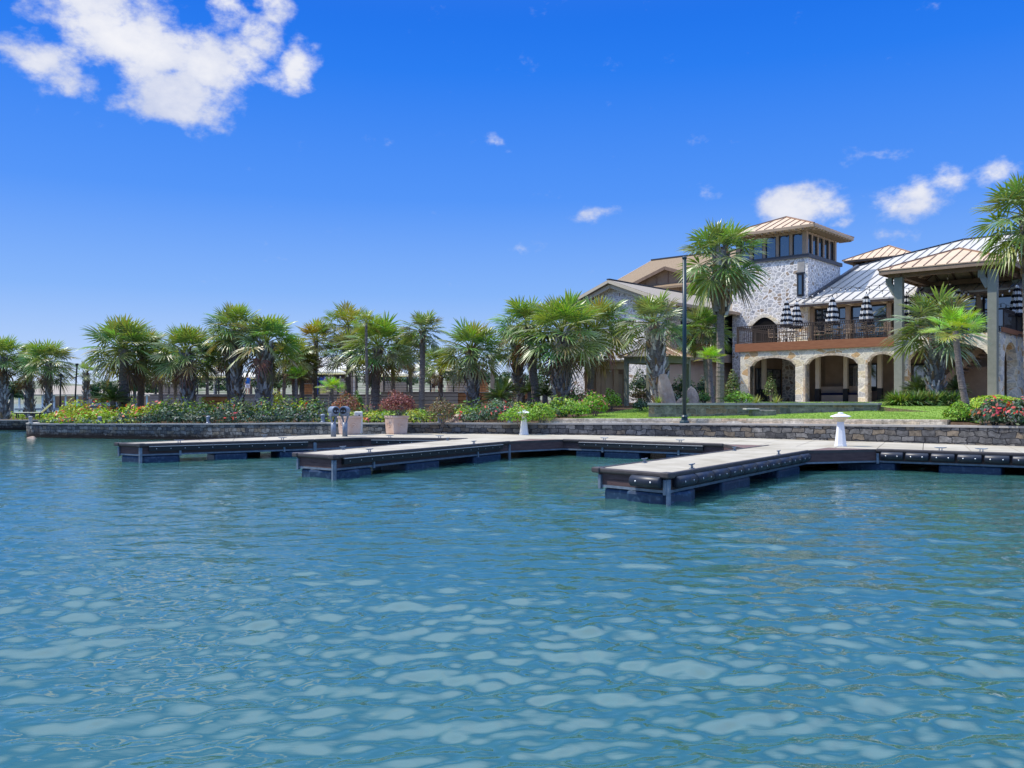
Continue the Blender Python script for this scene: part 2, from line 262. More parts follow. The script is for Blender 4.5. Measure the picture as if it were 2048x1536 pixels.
MT = dict(
    tower=stone_voronoi('tower_stone', [(.50, .48, .45), (.60, .57, .52), (.43, .42, .41), (.64, .59, .50), (.53, .51, .48), (.40, .31, .22), (.60, .57, .52), (.56, .54, .50)], (.87, .83, .76), 3.3, .12, (1, 1, 1.3)),
    cream=stone_voronoi('cream_stone', [(.72, .62, .42), (.78, .70, .54), (.62, .57, .47), (.76, .64, .42), (.50, .48, .43), (.64, .42, .21), (.80, .73, .58), (.68, .62, .48)], (.84, .76, .60), 2.1, .055, (1, 1, 1.5)),
    rubble=stone_course('rubble_stone', [(.045, .048, .054), (.19, .18, .165), (.07, .073, .08), (.23, .185, .13), (.115, .118, .12), (.27, .255, .23), (.15, .145, .135)], (.026, .027, .03), .40, .19, .016, wet=(.40, .62)),
    planter=stone_course('planter_stone', [(.12, .12, .10), (.30, .26, .20), (.16, .15, .125), (.34, .22, .13), (.24, .235, .20)], (.26, .24, .20), .62, .26, .014),
    coping=mat('coping_stone', (.30, .29, .27), .85, .2, (.42, .39, .34), 3, bump=.3),
    curb=stone_course('curb_stone', [(.56, .46, .31), (.62, .54, .41), (.56, .42, .28), (.66, .60, .49)], (.36, .30, .22), .95, .5, .012, bump=.4),
    concrete=mat('dock_concrete', (.32, .285, .215), .85, .2, (.44, .40, .32), .9, 10, (.36, .62), .15, 60),
    patio=mat('patio_paving', (.48, .44, .38), .85, .2, (.56, .52, .46), 1.2),
    timber=mat('dock_timber', (.065, .038, .038), .65, .3, (.10, .062, .058), 3, bump=.3, bscale=14, stretch=(1, 1, 6)),
    rail=mat('rub_rail', (.045, .038, .036), .5, .4, (.07, .058, .055), 5),
    gusset=mat('gusset_boards', (.13, .075, .062), .6, .3, (.18, .11, .09), 4),
    steel=mat('galvanised_steel', (.12, .16, .20), .5, .5, (.20, .25, .30), 7, metal=.3),
    floatp=mat('float_plastic', (.009, .034, .075), .4, .5, (.10, .18, .26), 9, 8, (.52, .85), .25, 25),
    rubber=mat('fender_rubber', (.010, .013, .022), .42, .45, (.022, .027, .040), 6),
    strip=mat('bumper_vinyl', (.010, .014, .016), .5, .4), lip=mat('bumper_lip', (.45, .43, .40), .5, .4), bolt=mat('bolt_metal', (.6, .6, .6), .35, .5, metal=.9),
    copper=mat('copper_roof', (.52, .385, .25), .6, .2, (.59, .44, .295), 1.2, stretch=(1, 1, 1)), copper_rib=mat('copper_rib', (.30, .19, .125), .6, .4),
    zinc=mat('zinc_roof', (.45, .425, .375), .6, .25, (.50, .475, .425), .6), zinc_rib=mat('zinc_rib', (.24, .23, .21), .5, .4), flash=mat('dark_flashing', (.045, .05, .06), .5, .4),
    shingle=mat('roof_shingle', (.19, .135, .085), .9, .1, (.33, .25, .165), 10, 6, (.3, .7), .5, 25, stretch=(1, 1, 3)), shingle2=mat('grey_shingle', (.27, .235, .19), .9, .1, (.38, .33, .27), 10, bump=.4, stretch=(1, 1, 3)),
    siding=mat('brown_siding', (.25, .18, .12), .8, .2, (.31, .225, .155), 2), beige=mat('beige_siding', (.40, .31, .22), .75, .2, (.46, .36, .26), 1.5), tan=mat('tan_stucco', (.47, .37, .27), .85, .15, (.53, .42, .32), 1.2),
    trim=mat('tan_trim', (.36, .265, .18), .65, .3, (.42, .31, .21), 3), cream_trim=mat('cream_trim', (.60, .52, .38), .6, .3), sage=mat('sage_paint', (.235, .245, .19), .6, .3, (.28, .285, .225), 4), brown=mat('brown_trim', (.18, .12, .08), .6, .3, (.23, .155, .105), 3),
    fascia=mat('redwood_fascia', (.27, .105, .048), .55, .35, (.34, .14, .065), 2.5, bump=.1, bscale=10, stretch=(1, 1, 6)),
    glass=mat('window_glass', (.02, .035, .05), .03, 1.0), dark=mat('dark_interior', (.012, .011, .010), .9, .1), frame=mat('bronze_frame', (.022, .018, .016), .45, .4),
    iron=mat('railing_iron', (.055, .038, .030), .5, .4), navy=mat('navy_cushion', (.008, .013, .045), .8, .2),
    soffit=mat('soffit_boards', (.58, .47, .33), .7, .2, (.66, .54, .39), 3),
    stripe_w=mat('white_canvas', (.66, .65, .62), .8, .2), stripe_b=mat('black_canvas', (.008, .009, .014), .8, .2),
    white=mat('white_paint', (.72, .72, .70), .5, .4, (.80, .80, .79), 6), lamp_shade=mat('cream_plastic', (.74, .66, .48), .4, .4, trans=.2), canvas=mat('umbrella_canvas', (.82, .80, .75), .8, .2, trans=.25),
    pole=mat('pole_paint', (.006, .028, .036), .4, .45), black=mat('black_metal', (.012, .012, .012), .5, .4),
    viewer=mat('viewer_paint', (.15, .185, .24), .4, .5, (.19, .225, .28), 8), terra=mat('terracotta', (.56, .37, .265), .85, .2, (.66, .52, .43), 2.5, 6, (.3, .7), .1, 30),
    bark=mat('palm_bark', (.13, .108, .095), .9, .15, (.34, .285, .24), 9, 6, (.35, .75), .7, 22, stretch=(1, 1, 3), attr=False), boots=mat('palm_boots', (.72, .71, .71), .9, .15, (1, 1, 1), 7, 6, (.3, .7), attr=True),
    leaf=mat('palm_leaf', (1, 1, 1), .36, .5, attr=True, trans=.26), shrub=mat('shrub_leaf', (1, 1, 1), .5, .3, attr=True, trans=.22),
    soil=mat('bed_mulch', (.055, .035, .022), .95, .1, (.12, .08, .05), 9, 8, bump=.6, bscale=40), grass=mat('lawn_turf', (.14, .25, .035), .9, .1, (.24, .34, .07), 1.6, 8, (.3, .7), .6, 120),
    wood=mat('cedar_boards', (.30, .13, .05), .7, .2, (.40, .19, .08), 4), greywood=mat('weathered_boards', (.27, .23, .185), .85, .15, (.37, .32, .265), 3, stretch=(1, 1, 8)),
    blue=mat('blue_plastic', (.012, .075, .42), .35, .5), rock=mat('pink_rock', (.34, .235, .165), .9, .15, (.50, .39, .30), 4, 8, (.3, .7), .8, 9), skin=mat('skin', (.45, .27, .19), .6, .3), cloth_w=mat('white_cloth', (.7, .7, .72), .85, .1, (.5, .48, .55), 12), cloth_b=mat('blue_cloth', (.03, .14, .45), .85, .1), hair=mat('dark_hair', (.03, .02, .014), .6, .3),
    pebble=mat('dark_pebbles', (.03, .03, .03), .7, .3), hill=mat('far_hillside', (.09, .12, .06), .95, .05, (.28, .26, .22), .06, 8, (.35, .7)), bulb=mat('bulb_glass', (.75, .72, .65), .2, .5), purple=mat('agave_leaf', (.20, .28, .12), .5, .3, (.30, .36, .10), 3),
)

MT['glass'].node_tree.nodes['Principled BSDF'].inputs['IOR'].default_value = 1.9

# ---------------------------------------------------------------- shoreline and ground
WALL = [(X_at(2300, 24.0), 24.0, 1.25), (X_at(2048, 27.0), 27.0, 1.23), (X_at(1819, 29.3), 29.3, 1.20), (X_at(1600, 31.7), 31.7, 1.17), (X_at(1480, 33.2), 33.2, 1.15), (X_at(1328, 34.8), 34.8, 1.12), (X_at(1000, 37.2), 37.2, 1.07), (X_at(758, 38.4), 38.4, 1.04), (-8.9, 41.0, 1.0), (-15.4, 44.5, .86), (-21.9, 46.5, .80), (-26.2, 47.9, .78)]
_wx = np.array([w[0] for w in WALL][::-1]); _wy = np.array([w[1] for w in WALL][::-1]); _wz = np.array([w[2] for w in WALL][::-1])
def Yw(x): return np.interp(x, _wx, _wy)
def gz(x, y, d=None):
    dd = np.maximum(0, y - Yw(x)); lawn = np.clip((x - .8) / .6, 0, 1) * np.clip((15.6 - x) / .6, 0, 1) * np.clip((dd - .5) / .4, 0, 1); return np.minimum(np.interp(x, _wx, _wz) - .07 + .034 * np.maximum(0, dd - .4) + .13 * lawn, 1.9 + .0 * dd)
def gzf(x, y): return float(gz(x, y))

SW, SC = .10, .17
def build_water():
    # rows grow with distance so the ripples keep their detail near the boat
    ys = [1.0]
    while ys[-1] < 75: ys.append(ys[-1] + max(.018, .0024 * ys[-1] ** 1.35))
    ys = np.array(ys); nx = 800; t = np.linspace(-1, 1, nx)
    Xg = t[None, :] * (ys[:, None] * .72 + 5.0); Yg = np.repeat(ys[:, None], nx, 1); Zg = np.zeros_like(Xg)
    r = np.random.default_rng(11)
    step = np.maximum(np.gradient(ys)[:, None], 2 * (ys[:, None] * .72 + 5) / nx)
    patch = np.zeros_like(Xg)                         # calmer and rougher patches
    for i in range(8):
        a = r.uniform(0, 6.28); l = r.uniform(4, 15); patch += np.sin(2 * np.pi / l * (Xg * math.cos(a) * .6 + Yg * math.sin(a)) + r.uniform(0, 6.28))
    patch = np.clip(1.0 + .22 * patch, .35, 1.7)
    breeze = .58 + .7 * np.clip((Yg - 7) / 8, 0, 1)
    def waves(n, l0, l1, spread, slope, mod):
        nonlocal Zg
        for l in np.exp(r.uniform(math.log(l0), math.log(l1), n)):
            a = r.normal(R(97), R(spread)); amp = slope * l / (2 * np.pi) * math.sqrt(2 / n) * r.uniform(.6, 1.4)
            fade = np.clip((l / step - 2.2) / 2.5, 0, 1)
            ph = 2 * np.pi / l * (Xg * math.cos(a) + Yg * math.sin(a)) + r.uniform(0, 6.28)
            ph = ph + .8 * np.sin(2 * np.pi / (l * 3.1) * (Xg * math.sin(a) - Yg * math.cos(a)) + l * 40)
            Zg = Zg + amp * (np.sin(ph) + .28 * np.cos(2 * ph)) * fade * mod
    waves(44, .32, 1.3, 17, SW, .8 + .2 * patch); waves(46, .14, .5, 38, SC, patch * breeze)
    ny = len(ys); v = np.stack([Xg, Yg, Zg], 2).reshape(-1, 3)
    idx = np.arange(ny * nx).reshape(ny, nx); q = np.stack([idx[:-1, :-1], idx[:-1, 1:], idx[1:, 1:], idx[1:, :-1]], 2).reshape(-1, 4)
    # beyond the fine sheet the lake runs on flat to the horizon on every side
    y0, y1 = ys[0], ys[-1]; e0 = .72 * y0 + 5; e1 = .72 * y1 + 5; B = 3000.0
    base = len(v); ext = [(-e0, y0, 0), (e0, y0, 0), (e1, y1, 0), (-e1, y1, 0), (-B, -B, 0), (B, -B, 0), (B, B, 0), (-B, B, 0)]
    v = np.concatenate([v, np.array(ext)]); me = bpy.data.meshes.new('water')
    faces = q.tolist() + [[base + 4, base + 5, base + 1, base + 0], [base + 5, base + 6, base + 2, base + 1], [base + 6, base + 7, base + 3, base + 2], [base + 7, base + 4, base + 0, base + 3]]
    me.from_pydata(v.tolist(), [], faces); me.polygons.foreach_set('use_smooth', [True] * len(faces)); me.update()
    m, nt, b = new_mat('lake_water'); L = nt.links.new
    b.inputs['Base Color'].default_value = (.030, .100, .086, 1); set_in(b, 'Roughness', .04); set_in(b, 'IOR', 1.9); set_in(b, 'Specular IOR Level', .5)
    tc = nt.nodes.new('ShaderNodeTexCoord'); h = None
    for sc, st, (sx, sy) in ((3.4, .014, (1, 2.4)), (9.0, .004, (1, 2.0))):
        mp = nt.nodes.new('ShaderNodeMapping'); L(tc.outputs['Object'], mp.inputs[0]); mp.inputs['Scale'].default_value = (sx, sy, 1); mp.inputs['Rotation'].default_value = (0, 0, .25)
        n = nt.nodes.new('ShaderNodeTexNoise'); L(mp.outputs[0], n.inputs['Vector']); n.inputs['Scale'].default_value = sc; n.inputs['Detail'].default_value = 2; n.inputs['Distortion'].default_value = .6
        mu = nt.nodes.new('ShaderNodeMath'); mu.operation = 'MULTIPLY'; L(n.outputs[0], mu.inputs[0]); mu.inputs[1].default_value = st
        if h is None: h = mu.outputs[0]
        else:
            ad = nt.nodes.new('ShaderNodeMath'); L(h, ad.inputs[0]); L(mu.outputs[0], ad.inputs[1]); h = ad.outputs[0]
    bp = nt.nodes.new('ShaderNodeBump'); bp.inputs['Strength'].default_value = 1.0; bp.inputs['Distance'].default_value = 1.0
    sp = nt.nodes.new('ShaderNodeSeparateXYZ'); L(tc.outputs['Object'], sp.inputs[0]); mr = nt.nodes.new('ShaderNodeMapRange'); L(sp.outputs[1], mr.inputs[0])   # a breeze roughens the water closer to the docks
    mr.inputs[1].default_value = 7; mr.inputs[2].default_value = 17; mr.inputs[3].default_value = .25; mr.inputs[4].default_value = 1.3
    hm = nt.nodes.new('ShaderNodeMath'); hm.operation = 'MULTIPLY'; L(h, hm.inputs[0]); L(mr.outputs[0], hm.inputs[1]); L(hm.outputs[0], bp.inputs['Height']); L(bp.outputs[0], b.inputs['Normal'])
    me.materials.append(m); return tag(link('water', me), kind='structure')
build_water()

def wall_line(n=140):
    xs = np.linspace(_wx[0], _wx[-1], n); return xs, Yw(xs), np.interp(xs, _wx, _wz)
def build_ground():
    mb = MB(); xs = np.linspace(-26.5, 40, 134); ds = [.25, .5, .9, 1.6, 3, 5, 8, 11, 15, 20, 26, 34]
    def lim(x): return 8 + max(0, (x + 26.5)) * 1.6 if x < -10 else 34   # the far left is a narrow point with the lake behind
    rows = []
    for x in xs:
        yw = float(Yw(x)); row = []
        for d in ds:
            d2 = min(d, lim(x)); row.append((x - .12 * d2 * (1 if x < 0 else .3), yw + d2, gzf(x, yw + d2)))
        b = row[-1]; row.append((b[0], b[1] + .05, -1.2) if lim(x) < 34 else (b[0] * 1.3, b[1] + 120, 2.2)); rows.append(row)
    vs = [p for r_ in rows for p in r_]; k = len(rows[0])
    mb.add(vs, [(i * k + j, (i + 1) * k + j, (i + 1) * k + j + 1, i * k + j + 1) for i in range(len(rows) - 1) for j in range(k - 1)])
    struct('ground', mb, MT['soil'], True)
    # far shore
    mb = MB(); n = 90; xs = np.linspace(-900, 1500, n)
    for k, (Y, hgt) in enumerate(((640, 0), (700, 14), (820, 30), (1000, 36))):
        for x in xs: mb.v.append((x, Y, (hgt * (.72 + .22 * math.sin(x * .011 + 1.7 * k) + .16 * math.sin(x * .037 + k)) if k else -.5)))
    for k in range(3):
        for i in range(n - 1): mb.f.append((k * n + i, k * n + i + 1, (k + 1) * n + i + 1, (k + 1) * n + i)); mb.c.append((1, 1, 1)); mb.m.append(0)
    struct('hills', mb, MT['hill'], True)
build_ground()

def sheet(name, m, u0, u1, d0, d1, nu, nd, lift):   # a sheet draped on the ground: px range along the wall, depth behind it
    mb = MB(); xs = np.linspace(u0, u1, nu)
    def P(x, d):
        t = x + d * .45; y = float(Yw(x)) + d * .9; return (t, y, gzf(t, y) + lift)
    vs = [P(x, d0 + (d1 - d0) * j / (nd - 1)) for x in xs for j in range(nd)]
    mb.add(vs, [(i * nd + j, (i + 1) * nd + j, (i + 1) * nd + j + 1, i * nd + j + 1) for i in range(nu - 1) for j in range(nd - 1)])
    return struct(name, mb, m, True)
sheet('lawn', MT['grass'], 1.6, 14.9, .86, 17, 54, 24, .03)
def lawn_blades():                                   # short turf standing on the lawn
    mb = MB(); r = random.Random(5)
    for i in range(38000):
        x = r.uniform(1.6, 14.9); d = .9 + 16 * r.random() ** 1.6; px = x + d * .45; py = float(Yw(x)) + d * .9; z = gzf(px, py) + .02
        a = r.uniform(0, 6.28); h = r.uniform(.03, .06); w = .018; t = r.random()
        c = (.15 + .18 * t, .29 + .15 * t, .04 + .03 * t)
        mb.add([(px - w * math.cos(a), py - w * math.sin(a), z), (px + w * math.cos(a), py + w * math.sin(a), z), (px + .02 * math.sin(a * 3), py + .02 * math.cos(a * 2), z + h)], [(0, 1, 2)], c)
    tag(link('lawn_grass', mb.mesh('lawn_grass', MT['shrub'], colors=True, uv=False)), 'short bright green lawn grass between the lakeside kerb and the clubhouse', 'grass', kind='stuff')
lawn_blades()

def wall_strip(pts, zt, zb, th):      # pts = polyline (x, y); solid wall with front face on the polyline
    mb = MB(); n = len(pts); nr = []
    for i in range(n):
        a = Vector(pts[max(i - 1, 0)]); b = Vector(pts[min(i + 1, n - 1)]); t = (b - a).normalized(); nr.append(Vector((t.y, -t.x)))
    f = [Vector(p) for p in pts]; bk = [f[i] + nr[i] * th for i in range(n)]
    vs = []
    for i in range(n): vs += [(f[i].x, f[i].y, zb), (f[i].x, f[i].y, zt[i]), (bk[i].x, bk[i].y, zt[i]), (bk[i].x, bk[i].y, zb)]
    fs = []
    for i in range(n - 1):
        a, b = i * 4, i * 4 + 4; fs += [(a, a + 1, b + 1, b), (a + 1, a + 2, b + 2, b + 1), (a + 2, a + 3, b + 3, b + 2)]
    fs += [(0, 3, 2, 1), (4 * n - 4, 4 * n - 3, 4 * n - 2, 4 * n - 1)]
    mb.add(vs, fs); return mb
def smooth_line(pts, n):
    P = np.array(pts, float); t = np.concatenate([[0], np.cumsum(np.linalg.norm(np.diff(P[:, :2], axis=0), axis=1))]); u = np.linspace(0, t[-1], n)
    return [tuple(np.interp(u, t, P[:, k]) for k in range(P.shape[1]))][0], u
def retaining():
    end = [(-27.0, 48.5, .78), (-27.4, 49.4, .78), (-27.3, 50.6, .78), (-26.6, 52.5, .78)]
    pts = WALL + end; (xs, ys, zs), u = smooth_line(pts, 160)
    k = np.ones(5) / 5; pad = lambda a: np.convolve(np.pad(a, 2, mode='edge'), k, 'valid'); xs, ys = pad(xs), pad(ys)
    line = [(xs[i], ys[i]) for i in range(len(xs))]
    t = thing('retaining_wall', 'long dark stone retaining wall running along the lake behind the docks', 'retaining wall', (0, 0, 0))
    mb = wall_strip(line, [z - .07 for z in zs], -1.0, .45)
    me = mb.mesh('stone_face', MT['rubble']); uv = me.uv_layers[0].data
    n = len(line); uu = np.concatenate([[0], np.cumsum(np.hypot(np.diff(xs), np.diff(ys)))])
    for li, lp in enumerate(me.loops):
        vi = lp.vertex_index; uv[li].uv = (uu[vi // 4], me.vertices[vi].co.z)
    link('stone_face', me, t)
    # cap stones, slightly proud
    lo = []
    for i in range(n):
        a = Vector(line[max(i - 1, 0)]); b = Vector(line[min(i + 1, n - 1)]); d = (b - a).normalized(); lo.append((line[i][0] - d.y * .03, line[i][1] + d.x * .03))
    cap = wall_strip(lo, list(zs), 0, .52)
    for i in range(n): cap.v[i * 4] = (*cap.v[i * 4][:2], zs[i] - .068); cap.v[i * 4 + 3] = (*cap.v[i * 4 + 3][:2], zs[i] - .068)
    part('cap_stones', cap, MT['coping'], t)
    # second wall further left
    t2 = thing('retaining_wall', 'short dark stone wall behind the rounded wall end at the far left', 'retaining wall')
    pl = [(-22.5, 58.5), (-30, 59.6), (-38, 60.6), (-60, 66)]; mb = wall_strip(pl, [.62] * 4, -1, .4); part('stone_face', mb, MT['rubble'], t2)
    mb = wall_strip([(p[0], p[1] - .03) for p in pl], [.69] * 4, .622, .5); part('cap_stones', mb, MT['coping'], t2)
    mb = MB(); mb.add([(-21.5, 58.9, .6), (-60, 66.4, .6), (-60, 80, .75), (-21.5, 68, .75), (-21.5, 68, -1), (-60, 80, -1)], [(0, 3, 2, 1), (3, 4, 5, 2)]); struct('ground', mb, MT['soil'])
    # kerb of pale blocks on the wall, in front of the lawn
    xs = np.linspace(X_at(1072, 34.6), X_at(1893, 28.6), 40); pl = [(x + .16, float(Yw(x)) + .42) for x in xs][::-1]
    mb = wall_strip(pl, [float(np.interp(x, _wx, _wz)) + .17 for x in xs[::-1]], 1.0, .42)
    me = mb.mesh('lawn_kerb', MT['curb']); uv = me.uv_layers[0].data
    for li, lp in enumerate(me.loops):
        c = me.vertices[lp.vertex_index].co; uv[li].uv = (c.x * 1.1, c.z + c.y * .02)
    tag(link('lawn_kerb', me), 'low pale tan stone kerb edging the lawn on top of the lake wall', 'kerb')
retaining()

# ---------------------------------------------------------------- docks
DZ = .60
def line_px(P, Q, px):          # parameter on P->Q where the vertical plane of column px crosses
    k = (px - 1024) / F; d = Q - P; return (k * P.y - P.x) / (d.x - k * d.y)
def v3(p, z): return Vector((p.x, p.y, z))
def panelled(mb, A, B, D, C, step, z0, z1, gap=.018):       # quad A-B (near end) to D-C (far end) cut into slabs
    L = ((C - B).length + (D - A).length) / 2; n = max(1, round(L / step))
    for i in range(n):
        s, e = i / n + gap / L * .5, (i + 1) / n - gap / L * .5
        q = [A.lerp(D, s), B.lerp(C, s), B.lerp(C, e), A.lerp(D, e)]; mb.prism([v3(p, z1) for p in q], (0, 0, z0 - z1))
def edge_parts(t, P, Q, out, floats=(), posts=(), fender=None, strip=None, cleats=(), rail=True, inset=.0):
    d = (Q - P).normalized(); L = (Q - P).length
    if rail:
        mb = MB(); mb.beam(v3(P + out * .035, DZ - .03), v3(Q + out * .035, DZ - .03), .09, .10); part('rub_rail', mb, MT['rail'], t, bev=.03)
    mb = MB()
    for z, h in ((.455, .125), (.33, .115)): mb.beam(v3(P - out * .03, z), v3(Q - out * .03, z), .06, h)
    part('side_boards', mb, MT['timber'], t)
    mb = MB(); mb.beam(v3(P - out * .01, .245), v3(Q - out * .01, .245), .05, .05)
    mb.beam(v3(P - out * .05, .225), v3(Q - out * .05, .225), .14, .012); part('steel_angle', mb, MT['steel'], t)
    for s in posts:
        p = P + d * s * L; mb = MB(); mb.box((p.x + out.x * .02, p.y + out.y * .02, .33 if 0 < s < 1 else .16), (.075, .075, .30 if 0 < s < 1 else .66), math.atan2(d.y, d.x)); part('post', mb, MT['steel'], t, bev=.01)
    for (s, e) in floats:
        a, b = P + d * s * L, P + d * e * L; mb = MB(); w = .95
        mb.beam(v3(a - out * (w / 2 + .02), -.05), v3(b - out * (w / 2 + .02), -.05), w, .535); part('float', mb, MT['floatp'], t, bev=.07)
    if fender:
        s0, s1, n = fender; w = (s1 - s0) * L / n
        for i in range(n):
            a = P + d * (s0 * L + i * w + .03) + out * .075; b = P + d * (s0 * L + (i + 1) * w - .03) + out * .075
            mb = MB(); mb.tube([v3(a, .42), v3(a + d * .025, .42), v3(b - d * .025, .42), v3(b, .42)], [.095, .118, .118, .095], 14)
            k0 = len(mb.f)
            for q in (.25, .75):
                c = a.lerp(b, q) + out * .108; mb.tube([v3(c, .42), v3(c + out * .012, .42)], .020, 8)
            mb.m[k0:] = [1] * (len(mb.f) - k0); part('fender', mb, [MT['rubber'], MT['bolt']], t, smooth=True)
    if strip:
        s0, s1 = strip; a = P + d * s0 * L + out * .05; b = P + d * s1 * L + out * .05
        mb = MB(); mb.beam(v3(a, .435), v3(b, .435), .09, .145); k = max(2, int((b - a).length / .45)); k0 = len(mb.f)
        for i in range(k): c = a.lerp(b, (i + .5) / k) + out * .04; mb.tube([v3(c, .44), v3(c + out * .013, .44)], .016, 6)
        mb.m[k0:] = [1] * (len(mb.f) - k0); f = part('bumper_strip', mb, [MT['strip'], MT['bolt']], t)
        mb = MB(); mb.beam(v3(a + out * .03, .518), v3(b + out * .03, .518), .06, .02); part('bumper_lip', mb, MT['lip'], f)
    for s in cleats: cleat(t, P + d * s * L - out * .10, d)
def cleat(t, p, d):
    mb = MB()
    mb.box((p.x, p.y, DZ + .008), (.16, .07, .016), math.atan2(d.y, d.x))
    for s in (-.035, .035): mb.tube([v3(p + d * s, DZ + .01), v3(p + d * s, DZ + .085)], [.015, .012], 8)
    mb.tube([v3(p - d * .16, DZ + .10), v3(p - d * .09, DZ + .09), v3(p + d * .09, DZ + .09), v3(p + d * .16, DZ + .10)], [.008, .015, .015, .008], 8)
    part('cleat', mb, MT['steel'], t, smooth=True)
def G2(px, py): g = G(px, py, DZ); return Vector((g.x, g.y))
FR = [G2(2048, 907), G2(1753, 898.3), G2(1448, 888), G2(1126.6, 878.6), G2(936, 876.9), G2(722.7, 875.4)]
FR.insert(0, FR[0] + (FR[0] - FR[1]) * 1.6)
BK = [Vector((w[0], w[1])) for w in WALL[:8]] + [G2(668, 868.4)]
_bx = [b.x for b in BK][::-1]; _by = [b.y for b in BK][::-1]
def back_at(p, q=.45): # back point roughly straight across the walkway
    for i in range(40):
        x = p.x + i * .1 * 1.0; y = float(np.interp(x, _bx, _by))
        if (y - p.y) * q <= (x - p.x): return Vector((x, y - .02))
    return Vector((p.x, float(np.interp(p.x, _bx, _by)) - .02))
def main_dock():
    t = thing('floating_dock', 'long floating walkway with pale deck lying against the stone wall', 'dock', (0, 0, 0))
    mb = MB()
    for i in range(len(FR) - 1):
        panelled(mb, FR[i + 1], back_at(FR[i + 1]), FR[i], back_at(FR[i]), 1.25, DZ - .09, DZ)
    part('deck', mb, MT['concrete'], t)
    out = lambda P, Q: Vector(((Q - P).normalized().y * -1, (Q - P).normalized().x))
    # right hand reach with its row of black fenders
    P, Q = FR[2], FR[0]; o = Vector(((Q - P).normalized().y, -(Q - P).normalized().x)); pp = lambda px: line_px(P, Q, px)
    edge_parts(t, P, Q, o, floats=[(pp(1674), pp(1790)), (pp(1876), pp(2003)), (pp(2070), pp(2150))], posts=(pp(1756),), fender=(pp(1761), pp(2140), 7), cleats=(pp(1880), pp(1962)))
    P, Q = FR[4], FR[3]; o = Vector(((Q - P).normalized().y, -(Q - P).normalized().x)); pp = lambda px: line_px(P, Q, px)
    edge_parts(t, P, Q, o, floats=[(pp(1150), pp(1200)), (pp(1206), pp(1278)), (pp(1330), pp(1400))], posts=(pp(1206), pp(1358)), strip=(pp(1160), pp(1408)), cleats=(pp(1206), pp(1358)))
    P, Q = FR[6], FR[5]; o = Vector(((Q - P).normalized().y, -(Q - P).normalized().x)); pp = lambda px: line_px(P, Q, px)
    edge_parts(t, P, Q, o, floats=[(pp(740), pp(800)), (pp(860), pp(920))], posts=(pp(777),), strip=(pp(744), pp(930)), cleats=(pp(778), pp(878)))
main_dock()
def pier(name, label, A, B, C, D, E, right, left, end, gussets=(), far_cleats=()):
    """A far and B near corner of the free end, C / D where the sides meet the walkway, E inner corner behind C"""
    t = thing(name, label, 'dock', (0, 0, 0), group='floating piers')
    mb = MB(); panelled(mb, A, B, D, C, 1.3, DZ - .09, DZ)
    mb.prism([v3(p, DZ) for p in (C, E, D)], (0, 0, -.09)); part('deck', mb, MT['concrete'], t)
    o = Vector(((C - B).normalized().y, -(C - B).normalized().x)); edge_parts(t, B, C, o, **right)
    o2 = Vector((-(D - A).normalized().y, (D - A).normalized().x)); edge_parts(t, A, D, o2, **left)
    e = (B - A).normalized(); o3 = Vector((e.y, -e.x)); edge_parts(t, A, B, o3, **end)
    for c in (A, B):
        mb = MB(); mb.box((c.x, c.y, DZ - .03), (.22, .22, .115), math.atan2(e.y, e.x)); part('corner_cap', mb, MT['rail'], t, bev=.025)
    for (p, q, r_) in gussets:
        mb = MB(); mb.prism([v3(x, DZ - .006) for x in (p, q, r_)], (0, 0, -.09)); part('corner_gusset', mb, MT['gusset'], t)
        for (a, b) in ((p, q),):
            mb = MB(); mb.beam(v3(a, DZ - .04), v3(b, DZ - .04), .07, .08); part('gusset_rail', mb, MT['rail'], t)
            mb = MB(); mb.beam(v3(a, .40), v3(b, .40), .06, .25); part('side_boards', mb, MT['timber'], t)
            mb = MB(); mb.beam(v3(a, .245), v3(b, .245), .05, .05); part('steel_angle', mb, MT['steel'], t)
    return t
A, B, C, D, E = G2(1197, 936.5), G2(1335, 947.4), G2(1613, 901), G2(1539, 890.8), G2(1657, 895)
f = lambda px: line_px(B, C, px)
pier('floating_pier', 'nearest floating pier, its right side lined with fat black rubber fenders', A, B, C, D, E,
     dict(floats=[(.015, f(1394)), (f(1447), f(1503)), (f(1560), f(1602))], posts=(0.0,), fender=(.02, .985, 10), cleats=(f(1393), f(1565))),
     dict(floats=[(.35, .5), (.7, .85)], cleats=(line_px(A, D, 1281), line_px(A, D, 1462))),
     dict(floats=[(.07, .93)], posts=(0.04, .98), fender=(.52, .97, 1)),
     gussets=[(G2(1449.5, 888.6), G2(1492, 897), G2(1539, 890.8)), (G2(1613, 901), G2(1753, 898.3), G2(1657, 895))])
A, B, C, D, E = G2(595, 906.9), G2(668, 911.6), G2(1017.6, 882.8), G2(936, 876.9), G2(1062, 877.9)
f = lambda px: line_px(B, C, px); m_ = lambda px: line_px(A, D, px)
pier('floating_pier', 'middle floating pier with flat dark bumper strip and blue floats', A, B, C, D, E,
     dict(floats=[(.01, f(746)), (f(815), f(881)), (f(950), f(1004))], posts=(0.0, f(746), f(954), 1), strip=(f(683), f(1001)), cleats=(f(745), f(953))),
     dict(floats=[(.35, .5), (.7, .85)], cleats=(m_(680), m_(890))),
     dict(floats=[(.07, .93)], posts=(0.04, 1.0)),
     gussets=[(G2(1017.6, 882.8), G2(1126.6, 878.6), G2(1062, 877.9)), (G2(936, 876.9), G2(907, 880), G2(985, 875.2))])
A, B, C, D, E = G2(237.6, 886.6), G2(281.5, 888.3), G2(628, 878.9), G2(653, 869.4), G2(722.7, 875.4)
f = lambda px: line_px(B, C, px)
